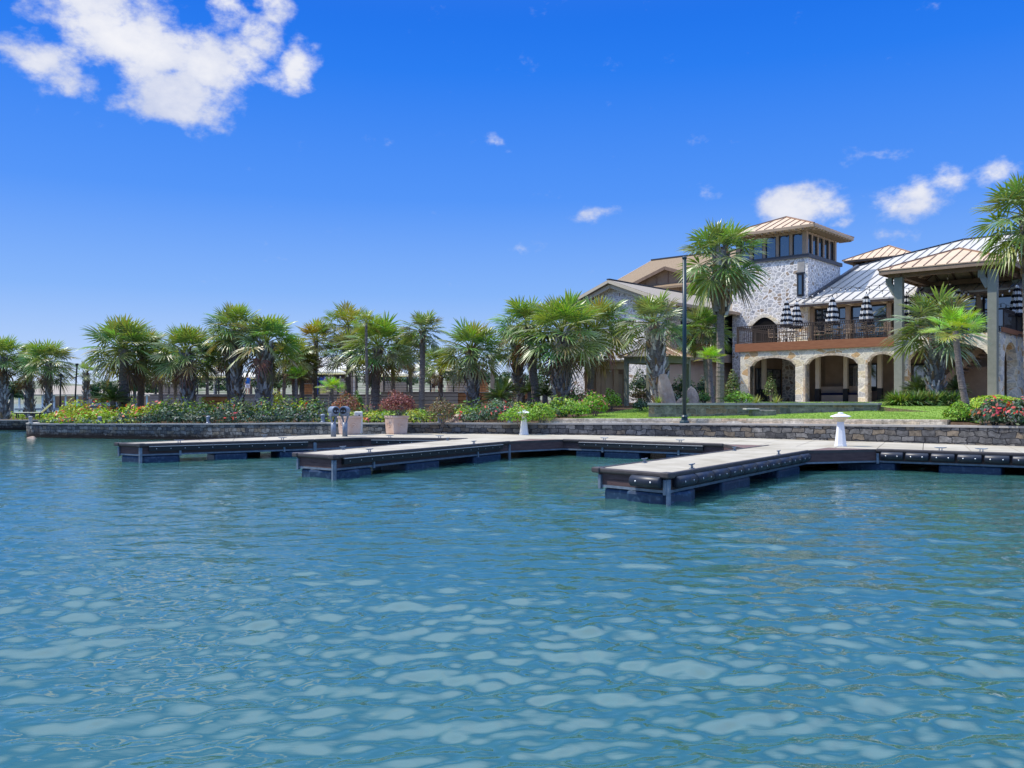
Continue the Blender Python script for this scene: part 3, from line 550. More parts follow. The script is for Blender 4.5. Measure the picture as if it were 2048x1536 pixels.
t = pier('floating_pier', 'farthest left floating pier reaching out past the flower bed wall', A, B, C, D, E,
     dict(floats=[(.01, f(361)), (f(430), f(496)), (f(560), f(622))], posts=(0.0, f(360), f(568), 1), strip=(f(297), f(614)), cleats=(f(360), f(567))),
     dict(floats=[(.4, .55)], cleats=(line_px(A, D, 525),)),
     dict(floats=[(.07, .93)], posts=(0.04, 1.0)))
mb = MB(); mb.prism([v3(p, DZ) for p in (E, back_at(E), D)], (0, 0, -.09)); part('end_deck', mb, MT['concrete'], t)
e_ = (E - C).normalized(); edge_parts(t, C, E, Vector((e_.y, -e_.x)), posts=(0.02,), floats=[(.35, .8)])

# ---------------------------------------------------------------- clubhouse (local frame: x along the terrace front, y into the building)
P0 = Vector((14.17, 55.0, 0)); RV = Vector((.748, -.663)); NV = Vector((.663, .748)); BR = math.atan2(-.663, .748)
def loc2w(s, n, z=0): return Vector((P0.x + RV.x * s + NV.x * n, P0.y + RV.y * s + NV.y * n, z))
def s_at(px, n=0.0):
    k = (px - 1024) / F; return (k * (P0.y + NV.y * n) - P0.x - NV.x * n) / (RV.x - k * RV.y)
def quad_roof(t, name, poly, th, m, rib_m=None, spacing=.5, rib=(.032, .05), u=None, edge=None):
    """planar roof slab with standing seams running up the slope"""
    mb = MB(); mb.prism(poly, (0, 0, -th)); o = part(name, mb, m, t)
    if rib_m:
        P = [Vector(p) for p in poly]; nrm = (P[1] - P[0]).cross(P[2] - P[0]).normalized()
        if nrm.z < 0: nrm = -nrm
        up = (Vector((0, 0, 1)) - nrm * nrm.z).normalized(); e = up.cross(nrm).normalized()
        q = [(p.dot(e), p.dot(up)) for p in P]; lo, hi = min(a for a, _ in q), max(a for a, _ in q)
        k = int((hi - lo) / spacing); off = (hi - lo - k * spacing) / 2; mb = MB(); base = P[0] - e * P[0].dot(e) - up * P[0].dot(up)
        for i in range(k + 1):
            x = lo + off + i * spacing; ys = []
            for j in range(len(q)):
                (x0, y0), (x1, y1) = q[j], q[(j + 1) % len(q)]
                if (x0 - x) * (x1 - x) < 0: ys.append(y0 + (y1 - y0) * (x - x0) / (x1 - x0))
            if len(ys) == 2 and abs(ys[0] - ys[1]) > .1:
                a, b = (base + e * x + up * y + nrm * rib[1] * .5 for y in sorted(ys)); mb.beam(a, b, rib[0], rib[1], nrm)
        r_ = part('standing_seam', mb, rib_m, o); r_['kind'] = 'stuff'
    return o
def hip4(t, x0, x1, y0, y1, ze, apex, th, m, rib_m, spacing, names=None):
    c = [(x0, y0, ze), (x1, y0, ze), (x1, y1, ze), (x0, y1, ze)]
    for i in range(4): quad_roof(t, 'roof', [c[i], c[(i + 1) % 4], apex], th, m, rib_m, spacing)
    mb = MB()
    for p in c: mb.beam(Vector(p) + Vector((0, 0, .02)), Vector(apex) + Vector((0, 0, .03)), .10, .09)
    part('ridge_cap', mb, rib_m, t)
def arch_wall(mb, s0, s1, zt, opens, y0, th, zb, axis='x'):
    """wall along s with segmental arched openings (a, b, spring, apex)"""
    P = (lambda s, y, z: (s, y, z)) if axis == 'x' else (lambda s, y, z: (y, s, z))
    def slab(a, b, z0, z1):
        lo, hi = (P(a, y0, z0), P(b, y0 + th, z1)); mb.bx(min(lo[0], hi[0]), max(lo[0], hi[0]), min(lo[1], hi[1]), max(lo[1], hi[1]), z0, z1)
    cur = s0
    for (a, b, sp, ap) in opens:
        slab(cur, a, zb, zt); K = 14
        xs = [a + (b - a) * i / K for i in range(K + 1)]; zs = [sp + (ap - sp) * math.sqrt(max(0, 1 - (2 * (x - a) / (b - a) - 1) ** 2)) ** 1.15 for x in xs]
        for i in range(K):
            v = [P(xs[i], y, z) for (y, z) in ((y0, zs[i]), (y0 + th, zs[i]), (y0 + th, zt), (y0, zt))] + [P(xs[i + 1], y, z) for (y, z) in ((y0, zs[i + 1]), (y0 + th, zs[i + 1]), (y0 + th, zt), (y0, zt))]
            mb.add(v, [(0, 4, 7, 3), (1, 2, 6, 5), (0, 1, 5, 4), (3, 7, 6, 2)])
        cur = b
    slab(cur, s1, zb, zt)
def arch_trim(mb, a, b, sp, ap, y0, axis='x', w=.13, d=.06):
    P = (lambda s, y, z: Vector((s, y, z))) if axis == 'x' else (lambda s, y, z: Vector((y, s, z)))
    K = 14; xs = [a + (b - a) * i / K for i in range(K + 1)]
    pts = [(x, sp + (ap - sp) * math.sqrt(max(0, 1 - (2 * (x - a) / (b - a) - 1) ** 2)) ** 1.15) for x in xs]
    for i in range(K): mb.beam(P(pts[i][0], y0, pts[i][1] - .02), P(pts[i + 1][0], y0, pts[i + 1][1] - .02), d, w, (0, 0, 1))
def window(t, x0, x1, z0, z1, y, mull=(), trans=(), fr=.07, axis='x', m='glass', name='window', depth=.08):
    """glazed opening facing -y (axis x) or facing +x (axis y)"""
    f = MB(); g = MB(); bars = [(x0, x0 + fr, z0, z1), (x1 - fr, x1, z0, z1), (x0 + fr, x1 - fr, z0, z0 + fr), (x0 + fr, x1 - fr, z1 - fr, z1)]
    bars += [(q - fr / 2, q + fr / 2, z0 + fr, z1 - fr) for q in mull] + [(x0 + fr, x1 - fr, q - fr / 2, q + fr / 2) for q in trans]
    for i, (a, b, c, d) in enumerate(bars):
        pr = depth / 2 + (.004 if i > 3 else 0) * (1 + (i % 2))
        if axis == 'x': f.bx(a, b, y - pr, y + pr, c, d)
        else: f.bx(y - pr, y + pr, a, b, c, d)
    if axis == 'x': g.bx(x0 + fr * .5, x1 - fr * .5, y - .01, y + .01, z0 + fr * .5, z1 - fr * .5)
    else: g.bx(y - .01, y + .01, x0 + fr * .5, x1 - fr * .5, z0 + fr * .5, z1 - fr * .5)
    o = part(name, g, MT[m], t); part('frame', f, MT['frame'], o); return o

FL, GZ = 5.58, 1.93
def clubhouse():
    t = thing('clubhouse', 'stone clubhouse with square tower, arched lower terrace and grey metal roof', 'building', P0, BR)
    # stone tower
    mb = MB(); mb.bx(-3.05, 2.37, 5.2, 10.7, GZ - .2, 11.42); tw = part('tower_wall', mb, MT['tower'], t)
    mb = MB(); mb.bx(-3.17, 2.49, 5.08, 10.82, 11.42, 11.66); part('belt_course', mb, MT['flash'], t)
    x0, x1, y0, y1 = -2.72, 2.04, 5.53, 10.37
    mb = MB(); mb.bx(x0 + .35, x1 - .35, y0 + .35, y1 - .35, 11.66, 11.72); part('lantern_floor', mb, MT['dark'], t)
    mb = MB()
    for (a, b) in ((x0, y0), (x1, y0), (x1, y1), (x0, y1)): mb.box((a, b, 12.46), (.30, .30, 1.6))
    for i in range(1, 5): mb.box((x0 + (x1 - x0) * i / 5, y0, 12.46), (.20, .18, 1.6)); mb.box((x0 + (x1 - x0) * i / 5, y1, 12.46), (.20, .18, 1.6))
    for i in range(1, 5): mb.box((x1, y0 + (y1 - y0) * i / 5, 12.46), (.18, .20, 1.6)); mb.box((x0, y0 + (y1 - y0) * i / 5, 12.46), (.18, .20, 1.6))
    part('lantern_posts', mb, MT['trim'], t)
    dx, dy = (x1 - x0) / 5, (y1 - y0) / 5
    for i in range(5):
        window(t, x0 + dx * i + .12, x0 + dx * (i + 1) - .12, 11.67, 13.1, y0 + .02, fr=.05, name='lantern_window')
        window(t, y0 + dy * i + .12, y0 + dy * (i + 1) - .12, 11.67, 13.1, x1 - .02, fr=.05, axis='y', name='lantern_window')
        window(t, x0 + dx * i + .12, x0 + dx * (i + 1) - .12, 11.67, 13.1, y1 - .02, fr=.05, name='lantern_window')
    mb = MB(); mb.bx(x0 - .1, x1 + .1, y0 - .1, y1 + .1, 13.10, 13.26); part('lantern_beam', mb, MT['trim'], t)
    o = 1.0; mb = MB(); e = (x0 - o, x1 + o, y0 - o, y1 + o)
    mb.bx(e[0] + .05, e[1] - .05, e[2] + .05, e[3] - .05, 13.27, 13.31); part('soffit', mb, MT['soffit'], t)
    mb = MB()
    for (a, b) in (((e[0], e[2]), (e[1], e[2])), ((e[1], e[2]), (e[1], e[3])), ((e[1], e[3]), (e[0], e[3])), ((e[0], e[3]), (e[0], e[2]))): mb.beam((*a, 13.34), (*b, 13.34), .06, .15)
    part('fascia', mb, MT['trim'], t)
    mb = MB()
    for i in range(14):
        yy = e[2] + .25 + i * (e[3] - e[2] - .5) / 13; mb.bx(x1 + .1, e[1] - .04, yy - .04, yy + .04, 13.16, 13.268)
        xx = e[0] + .25 + i * (e[1] - e[0] - .5) / 13; mb.bx(xx - .04, xx + .04, e[2] + .04, y0 - .1, 13.16, 13.268)
    r_ = part('rafter_tails', mb, MT['trim'], t)
    hip4(t, e[0] - .03, e[1] + .03, e[2] - .03, e[3] + .03, 13.46, ((x0 + x1) / 2, (y0 + y1) / 2, 14.85), .05, MT['copper'], MT['copper_rib'], .62)
    # slit window and balcony doorway of the tower
    mb = MB(); mb.bx(1.62, 2.10, 5.16, 5.198, 8.9, 10.4); mb.bx(1.56, 2.16, 5.10, 5.198, 10.4, 10.48); part('window_surround', mb, MT['flash'], t)
    window(t, 1.70, 2.02, 8.98, 10.32, 5.13, fr=.04, name='slit_window')
    mb = MB(); mb.bx(1.66, 2.14, 5.17, 5.198, 10.49, 11.2); part('pale_lintel', mb, MT['coping'], t)
    mb = MB(); K = 12; a, b = -1.55, .25
    poly = [(a, 5.17, FL), (b, 5.17, FL), (b, 5.17, 7.2)] + [(b + (a - b) * i / K, 5.17, 7.2 + .5 * math.sin(math.pi * i / K)) for i in range(1, K)] + [(a, 5.17, 7.2)]
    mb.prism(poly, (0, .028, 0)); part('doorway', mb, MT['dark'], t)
    mb = MB(); pp = [(a - .08, 7.15)] + [(a - .08 + (b - a + .16) * i / K, 7.2 + .58 * math.sin(math.pi * i / K)) for i in range(K + 1)] + [(b + .08, 7.15)]
    for i in range(len(pp) - 1): mb.beam((pp[i][0], 5.14, pp[i][1]), (pp[i + 1][0], 5.14, pp[i + 1][1]), .12, .22)
    part('arch_stones', mb, MT['cream'], t)
    # hall: wall, columns, windows, big grey roof
    mb = MB(); mb.bx(2.42, 30, 5.0, 5.3, 8.0, 8.3); mb.bx(2.42, 30, 5.1, 5.3, FL, FL + .14); part('hall_wall', mb, MT['trim'], t)
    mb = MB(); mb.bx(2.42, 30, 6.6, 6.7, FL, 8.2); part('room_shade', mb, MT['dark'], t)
    mb = MB(); mb.bx(1.75, 2.62, 4.55, 5.18, FL, 8.1); part('stone_pillar', mb, MT['cream'], t)
    cols = [2.72, 5.06, 7.58, 10.1, 12.6, 15.1, 17.6, 20.1, 22.6]
    for c in cols:
        mb = MB(); mb.bx(c - .13, c + .13, 4.9, 5.16, FL, 8.0); part('column', mb, MT['trim'], t)
    for i in range(len(cols) - 1):
        a, b = cols[i] + .15, cols[i + 1] - .15; mid = (a + b) / 2
        window(t, a, b, FL + .15, 7.98, 5.2, mull=((a + .45, a + 1.55) if i % 2 == 0 else ()), trans=(7.25,), fr=.09)
    mb = MB()
    for i in range(26):
        x = 2.2 + i * 1.05; mb.bx(x - .09, x + .09, 4.12, 5.0, 8.02, 8.22)
    part('rafter_tails', mb, MT['soffit'], t)
    mb = MB(); mb.bx(1.6, 30, 3.98, 4.06, 8.05, 8.30); part('eave_fascia', mb, MT['brown'], t)
    m = .36; zr = lambda n: 8.3 + m * (n - 4)
    quad_roof(t, 'hall_roof', [(2.52, 3.93, zr(3.93)), (30, 3.93, zr(3.93)), (30, 19.2, zr(19.2)), (8.1, 19.2, zr(19.2)), (2.52, 13.6, zr(13.6))], .10, MT['zinc'], MT['zinc_rib'], .62, (.032, .06))
    quad_roof(t, 'hall_roof', [(1.5, 3.93, zr(3.93)), (2.515, 3.93, zr(3.93)), (2.515, 5.06, zr(5.06)), (1.5, 5.06, zr(5.06))], .10, MT['zinc'], MT['zinc_rib'], .5, (.032, .06))
    mb = MB(); mb.beam((8.1, 19.2, zr(19.2) + .04), (30, 19.2, zr(19.2) + .04), .2, .1); mb.beam((2.5, 13.6, zr(13.6) + .04), (8.1, 19.2, zr(19.2) + .04), .2, .1); mb.beam((2.60, 5.1, zr(5.1) + .09), (2.60, 13.4, zr(13.4) + .09), .22, .16)
    part('roof_flashing', mb, MT['flash'], t)
    mb = MB(); mb.prism([(2.52, 13.6, 8), (8.1, 19.2, 8), (30, 19.2, 8), (30, 20, 8), (2.52, 20, 8)], (0, 0, .4)); part('rear_wall', mb, MT['beige'], t)
    # rear lantern with copper roof
    cx, cy, a = .30, 26.98, 2.25
    mb = MB(); mb.bx(cx - a, cx + a, cy - a, cy + a, 8, 12.6); part('lantern_base', mb, MT['trim'], t)
    for (x, y) in [(cx + sx * a * .95, cy + sy * a * .95) for sx, sy in ((-1, -1), (1, -1), (1, 1), (-1, 1))] + [(cx - a + 2 * a * i / 4, cy - a * .95) for i in (1, 2, 3)] + [(cx + a * .95, cy - a + 2 * a * i / 4) for i in (1, 2, 3)]:
        mb = MB(); mb.box((x, y, 13.2), (.2, .2, 1.2)); part('lantern_post', mb, MT['trim'], t)
    window(t, cx - a + .1, cx + a - .1, 12.62, 13.8, cy - a * .9, fr=.06, name='lantern_window'); window(t, cy - a + .1, cy + a - .1, 12.62, 13.8, cx + a * .9, fr=.06, axis='y', name='lantern_window')
    mb = MB(); mb.bx(cx - a - .55, cx + a + .55, cy - a - .55, cy + a + .55, 13.8, 13.95); part('soffit', mb, MT['trim'], t)
    hip4(t, cx - 2.9, cx + 2.9, cy - 2.9, cy + 2.9, 13.98, (cx, cy, 15.3), .05, MT['copper'], MT['copper_rib'], .6)
    # lower arcade
    ops = [(.85, 3.78, 4.2, 4.72), (4.4, 7.5, 4.2, 4.75), (8.05, 9.6, 4.25, 4.72)]
    mb = MB(); arch_wall(mb, .2, 9.9, 5.06, ops, 0.0, .55, GZ - .3); part('arcade_wall', mb, MT['cream'], t)
    mb = MB(); mb.bx(.205, .6, .56, 5.19, GZ - .3, 5.05); part('arcade_sun_blocking_wall', mb, MT['siding'], t); window(t, 1.2, 4.9, GZ, 4.1, .62, mull=(2.4, 3.7), axis='y', name='glass_door')  # closing wall added to keep a sun shaft off the tower; carries the doors
    mb = MB()
    for q in ops: arch_trim(mb, *q, .02)
    mb.bx(4.28, 4.40, -.03, .5, GZ, 4.2); mb.bx(7.92, 8.05, -.03, .5, GZ, 4.2); mb.bx(.72, .85, -.03, .5, GZ, 4.2)
    part('arch_trim', mb, MT['curb'], t)
    ops2 = [(10.22, 14.3, 4.28, 5.12)]
    mb = MB(); arch_wall(mb, 9.905, 14.8, 5.56, ops2, -.06, .55, GZ - .3); part('terrace_wall', mb, MT['cream'], t)
    mb = MB(); arch_wall(mb, .50, 6.5, 5.555, [(.75, 3.7, 4.1, 5.15)], 14.28, .516, GZ - .3, axis='y'); part('terrace_wall', mb, MT['cream'], t)
    mb = MB(); mb.bx(14.3, 30, 5.35, 5.6, GZ - .3, 5.29); part('lower_wall', mb, MT['beige'], t)
    for i in range(5): window(t, 16 + i * 2.8, 18 + i * 2.8, GZ + .1, 4.3, 5.32, mull=(17 + i * 2.8,), fr=.09)
    # balcony floor and fascia
    mb = MB(); mb.bx(.0, 9.9, .06, 5.2, 5.3, FL - .012); mb.bx(-.5, .0, 3.0, 5.19, 5.3, FL - .012); mb.bx(9.905, 14.75, .5, 5.2, 5.3, FL - .012); mb.bx(9.905, 30, 5.2, 6.6, 5.3, FL - .016); part('balcony_floor', mb, MT['patio'], t)
    mb = MB(); mb.bx(-.12, 9.88, -.10, .05, 5.07, FL); mb.bx(-.12, .04, .06, 5.1, 5.07, FL); mb.bx(14.81, 14.9, .0, 7, 5.575, 5.82); part('balcony_fascia', mb, MT['fascia'], t)
    mb = MB(); mb.bx(0, 14.2, .56, 5, 5.2, 5.29); part('arcade_ceiling', mb, MT['siding'], t)
    # arcade back: walls, dark openings, inner posts, built-in bench
    mb = MB(); mb.bx(3.9, 14.2, 4.2, 4.4, GZ - .2, 5.2); mb.bx(2.4, 3.9, 4.9, 5.1, GZ - .2, 5.2); part('arcade_back_wall', mb, MT['siding'], t)
    window(t, 5.2, 7.2, 2.6, 4.3, 4.12, fr=.1, name='glass_door'); window(t, 8.6, 10.2, GZ, 4.2, 4.1, fr=.1, name='glass_door')
    mb = MB(); mb.bx(10.6, 14.0, 3.0, 3.1, GZ - .2, 3.9); part('under_stair_wall', mb, MT['siding'], t)
    for (x, y) in ((s_at(1528, 1.9), 1.9), (s_at(1636, 1.9), 1.9), (s_at(1692, 2.6), 2.6), (s_at(1760, 1.9), 1.9)):
        mb = MB(); mb.bx(x - .12, x + .12, y - .12, y + .12, 2.75, 5.2); c = part('arcade_post', mb, MT['cream_trim'], t)
        mb = MB(); mb.bx(x - .14, x + .14, y - .14, y + .14, GZ - .1, 2.745); part('black_base', mb, MT['black'], c)
    x0, x1 = s_at(1636, 2.6) - .2, s_at(1716, 2.6) + .3
    mb = MB(); mb.bx(x0, x1, 2.6, 3.3, GZ - .1, 2.36); mb.bx(x0, x1, 3.3, 3.5, GZ - .1, 2.9); b_ = part('bench', mb, MT['beige'], t)
    mb = MB(); mb.bx(x0 + .1, x1 - .1, 2.62, 3.29, 2.362, 2.5); part('seat_cushion', mb, MT['navy'], b_)
    # outside stair inside the wide arch
    mb = MB(); K = 16
    for i in range(K):
        x = 10.7 + i * .2; mb.bx(x, x + .22, 1.25, 2.45, GZ + i * .19 - .04, GZ + i * .19 + .02)
    for y in (1.2, 2.46): mb.beam((10.6, y, GZ + .05), (14.0, y, GZ + .05 + 3.25), .05, .34, (0, 0, 1))
    s_ = part('outside_stair', mb, MT['brown'], t)
    mb = MB()
    for q in range(18):
        x = 10.7 + q * .19; z = GZ + .2 + (x - 10.6) * .956; mb.beam((x, 1.2, z), (x, 1.2, z + .8), .02, .02)
    mb.beam((10.6, 1.2, GZ + 1.05), (14, 1.2, GZ + 1.05 + 3.25), .05, .05); part('handrail', mb, MT['iron'], s_)
    # stone block ends seen through the first arch
    return t
CH = clubhouse()
def railing(name, label, segs):
    t = thing(name, label, 'railing', P0, BR)
    for (a, b) in segs:
        a, b = Vector(a), Vector(b); L = (b - a).length; d = (b - a) / L
        mb = MB(); mb.beam(a + Vector((0, 0, 1.06)), b + Vector((0, 0, 1.06)), .06, .045); mb.beam(a + Vector((0, 0, .9)), b + Vector((0, 0, .9)), .03, .03); mb.beam(a + Vector((0, 0, .1)), b + Vector((0, 0, .1)), .04, .03); part('handrail', mb, MT['iron'], t)
        mb = MB(); k = int(L / .125)
        for i in range(k + 1): p = a + d * (L * i / k); mb.box((p.x, p.y, p.z + .5), (.018, .018, .8))
        for i in range(0, k): p = a + d * (L * (i + .5) / k); mb.box((p.x, p.y, p.z + .975), (.035, .035, .12))
        part('balusters', mb, MT['iron'], t)
        k = max(1, round(L / 2.4))
        for i in range(k + 1): p = a + d * (L * i / k); mb = MB(); mb.box((p.x, p.y, p.z + .545), (.065, .065, 1.09)); part('post', mb, MT['iron'], t)
    return t
railing('balcony_railing', 'brown iron balcony railing above the arched stone terrace', [((.0, -.02, FL), (9.7, -.02, FL)), ((-.02, .1, FL), (-.02, 4.9, FL))])
railing('balcony_railing', 'dark iron railing at the right end, under the copper roofed pergola', [((10.1, .2, FL), (14.3, .2, FL)), ((14.75, .8, FL + .2), (14.75, 6.5, FL + .2))])

def pergola():
    t = thing('pergola', 'tall open pavilion with copper roof standing on the right end of the terrace', 'pergola', P0, BR)
    ze = 9.05
    for (x, y, zb) in ((9.85, -.28, 1.6), (14.5, -.28, 1.6), (9.85, 5.0, FL), (14.5, 5.0, FL)):
        mb = MB(); mb.bx(x - .22, x + .22, y - .2, y + .2, zb, ze - .25); p = part('post', mb, MT['sage'], t, bev=.02)
        for sg in ((-1,) if y < 0 else ()):
            mb = MB(); mb.beam((x + sg * .22, y, ze - 1.15), (x + sg * .52, y, ze - .5), .28, .22, (0, 1, 0)); mb.bx(x + sg * .52 - .16, x + sg * .52 + .16, y - .15, y + .15, ze - .62, ze - .252); part('bracket', mb, MT['sage'], p)
    mb = MB(); x0, x1, y0, y1 = 9.0, 15.35, -.9, 5.9
    for y in (-.28, 5.0): mb.bx(x0 + .3, x1 - .3, y - .12, y + .12, ze - .25, ze + .02)
    for x in (9.85, 14.5): mb.bx(x - .12, x + .12, y0 + .3, y1 - .3, ze - .22, ze + .05)
    part('beam', mb, MT['brown'], t)
    mb = MB()
    for (a, b) in (((x0, y0), (x1, y0)), ((x1, y0), (x1, y1)), ((x1, y1), (x0, y1)), ((x0, y1), (x0, y0))): mb.beam((*a, ze + .03), (*b, ze + .03), .07, .24)
    part('fascia', mb, MT['siding'], t)
    ap = ((x0 + x1) / 2, (y0 + y1) / 2, 10.5)
    hip4(t, x0 - .06, x1 + .06, y0 - .06, y1 + .06, ze + .17, ap, .05, MT['copper'], MT['copper_rib'], .58)
    A = Vector((*ap[:2], ap[2] - .14)); cs = [Vector((x, y, ze + .03)) for x, y in ((x0, y0), (x1, y0), (x1, y1), (x0, y1))]
    mb = MB()
    for i in range(4): mb.add([cs[i], cs[(i + 1) % 4], A], [(0, 2, 1)]); 
    part('ceiling', mb, MT['soffit'], t)
    mb = MB()
    for i in range(4):
        a, b = cs[i], cs[(i + 1) % 4]; mb.beam(a - Vector((0, 0, .05)), A - Vector((0, 0, .06)), .1, .12)
        for f in (.2, .35, .5, .65, .8):
            p = a.lerp(b, f); q = p.lerp(A, 1 - abs(2 * f - 1)) if f != .5 else A; m_ = (a + b) / 2
            q = p + (A - m_) * (1 - abs(2 * f - 1)); mb.beam(p - Vector((0, 0, .05)), q - Vector((0, 0, .06)), .08, .12)
    part('rafters', mb, MT['brown'], t)
pergola()

def gable_wing():
    t = thing('stone_wing', 'low stone wing with gable end and dark window band left of the tower', 'building', P0, BR)
    sl, sr, n0, n1, ze, zr, sc = -11.9, -3.35, -2.5, 12.0, 8.42, 10.0, -7.63; sl = 2 * sc - sr
    mb = MB(); mb.prism([(sl, n0, 1.5), (sr - .3, n0, 1.5), (sr - .3, n0, ze - .1), (sc, n0, zr - .35), (sl, n0, ze - .1)], (0, .4, 0)); part('gable_wall', mb, MT['tower'], t)
    mb = MB(); mb.bx(sl, sl + .3, n0 + .41, n1, 1.5, ze - .1); mb.bx(sl + .31, sr - .5, n1 - .3, n1, 1.5, ze); part('rear_wall', mb, MT['beige'], t)
    mb = MB(); mb.bx(sr - .7, sr - .4, n0 + .41, n1 - .31, 1.5, 4.66); part('lower_wall', mb, MT['tan'], t)
    mb = MB(); mb.bx(sr - .42, sr + .02, n0 - .02, n1 - .32, 4.67, 5.24); mb.bx(sr - .3, sr - .02, n0 - .02, n1 - .32, ze - .42, ze - .12); part('sill_band', mb, MT['beige'], t)
    L = n1 - .35 - n0; k = 8
    for i in range(k + 1):
        y = n0 + .1 + (L - .2) * i / k; mb = MB(); mb.bx(sr - .28, sr + .0, y - .12, y + .12, 5.24, ze - .42); part('column', mb, MT['trim'], t)
        if i < k: window(t, y + .13, y + (L - .2) / k - .13, 5.25, ze - .43, sr - .15, fr=.07, axis='y')
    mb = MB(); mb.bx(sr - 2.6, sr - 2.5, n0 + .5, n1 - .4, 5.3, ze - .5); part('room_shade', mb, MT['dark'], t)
    ov = .85; k_ = (zr - ze) / (sr - sc)
    for sg in (1, -1):
        e = sc + sg * (sr - sc + ov); z_ = ze - k_ * ov
        pl = [(e, n0 - .7, z_), (e, 13.6, z_), (sc, 13.6, zr), (sc, n0 - .7, zr)]
        if sg < 0: pl = pl[::-1]
        mb = MB(); mb.prism(pl, (0, 0, -.10)); part('roof', mb, MT['shingle2'], t)
        mb = MB(); mb.beam((e, n0 - .72, z_ - .16), (sc, n0 - .72, zr - .13), .06, .18); mb.beam((sc + (e - sc) * .97, n0 - .45, z_ - .3), (sc, n0 - .45, zr - .40), .1, .24); part('bargeboard', mb, MT['cream_trim'], t)
        mb = MB(); mb.beam((e + sg * .02, n0 - .7, z_ - .08), (e + sg * .02, 13.5, z_ - .08), .06, .2); part('fascia', mb, MT['trim'], t)
    e = sr + ov; z_ = ze - k_ * ov; mb = MB()
    for i in range(16):
        y = n0 + .2 + i * .9; mb.beam((sr - .1, y, ze - .17), (e - .08, y, z_ - .2), .09, .13)
    part('rafter_tails', mb, MT['cream_trim'], t)
    mb = MB(); mb.beam((sc, n0 - .72, zr + .03), (sc, 13.6, zr + .03), .25, .06); part('ridge_cap', mb, MT['flash'], t)
gable_wing()
def shingled_hall():
    t = thing('shingled_hall', 'brown sided hall with tan shingled roof rising behind the stone wing', 'building', P0, BR)
    m = .43; z = lambda n: 15.26 - m * (20 - n)
    for pl in ([(-19.0, 10.8, z(10.8)), (-3.5, 10.8, z(10.8)), (-3.5, 20, 15.26), (-19.0, 20, 15.26)], [(-19.0, 20, 15.26), (-3.5, 20, 15.26), (-3.5, 29.2, z(10.8)), (-19.0, 29.2, z(10.8))]):
        mb = MB(); mb.prism(pl, (0, 0, -.18)); part('roof', mb, MT['shingle'], t)
    mb = MB(); mb.beam((-19.05, 20, 15.3), (-3.5, 20, 15.3), .3, .12); part('ridge_cap', mb, MT['flash'], t)
    mb = MB(); mb.prism([(-18.5, 11.6, 2), (-18.5, 28.4, 2), (-18.5, 28.4, z(11.6) - .3), (-18.5, 20, 14.9), (-18.5, 11.6, z(11.6) - .3)], (.3, 0, 0)); mb.bx(-18.2, -3.6, 11.6, 11.9, 2, z(11.6) - .25); part('wall', mb, MT['siding'], t)
    mb = MB(); mb.beam((-19.02, 10.8, z(10.8) - .1), (-19.02, 20, 15.16), .1, .22); part('bargeboard', mb, MT['trim'], t)
    sc, hw, za, nf = -12.05, 6.2, 12.95, 11.0; mg = .34
    mb = MB(); mb.prism([(sc - hw + .6, nf + .5, 8), (sc + hw - .6, nf + .5, 8), (sc + hw - .6, nf + .5, za - mg * (hw - .6) - .12), (sc, nf + .5, za - .12), (sc - hw + .6, nf + .5, za - mg * (hw - .6) - .12)], (0, .3, 0)); part('gable_wall', mb, MT['siding'], t)
    for sg in (1, -1):
        pl = [(sc, nf, za), (sc + sg * hw, nf, za - mg * hw), (sc + sg * hw, 17, za - mg * hw), (sc, 17, za)]; mb = MB(); mb.prism(pl if sg < 0 else pl[::-1], (0, 0, -.1)); part('roof', mb, MT['shingle'], t)
        mb = MB(); mb.beam((sc, nf - .03, za - .12), (sc + sg * hw, nf - .03, za - mg * hw - .12), .07, .26); part('bargeboard', mb, MT['brown'], t)
    mb = MB()
    for i in range(-5, 6): mb.bx(sc + i * 1.1 - .05, sc + i * 1.1 + .05, nf + .46, nf + .498, 8, za - mg * abs(i * 1.1) - .35)
    part('batten', mb, MT['brown'], t)
shingled_hall()
mb = MB(); mb.prism([(.0, -1.9, GZ - .05), (15.6, -1.9, GZ - .05), (15.6, 5, GZ - .05), (0, 5, GZ - .05)], (0, 0, .07)); o = struct('patio', mb, MT['patio']); o.location = P0; o.rotation_euler.z = BR

# ---------------------------------------------------------------- garden pavilion, service screen, planter
def small_pavilion():
    c = Vector((X_at(1315, 50.6), 50.6)); zb = 1.72
    t = thing('garden_pavilion', 'small square garden pavilion with copper roof behind the leaning palm', 'pavilion', (c.x, c.y, 0), R(52))
    h = 1.30
    for (x, y) in ((-h, -h), (h, -h), (h, h), (-h, h)):
        mb = MB(); mb.bx(x - .11, x + .11, y - .11, y + .11, zb, 4.5); part('post', mb, MT['sage'], t, bev=.015)
    mb = MB()
    for (a, b) in (((-h, -h), (h, -h)), ((h, -h), (h, h)), ((h, h), (-h, h)), ((-h, h), (-h, -h))): mb.beam((*a, 4.33), (*b, 4.33), .16, .36)
    part('beam', mb, MT['sage'], t)
    hip4(t, -h - .3, h + .3, -h - .3, h + .3, 4.55, (0, 0, 5.32), .05, MT['copper'], MT['copper_rib'], .36)
    mb = MB(); mb.bx(-h - .1, h + .1, -h - .1, h + .1, zb - .06, zb + .02); part('base_slab', mb, MT['patio'], t)
small_pavilion()
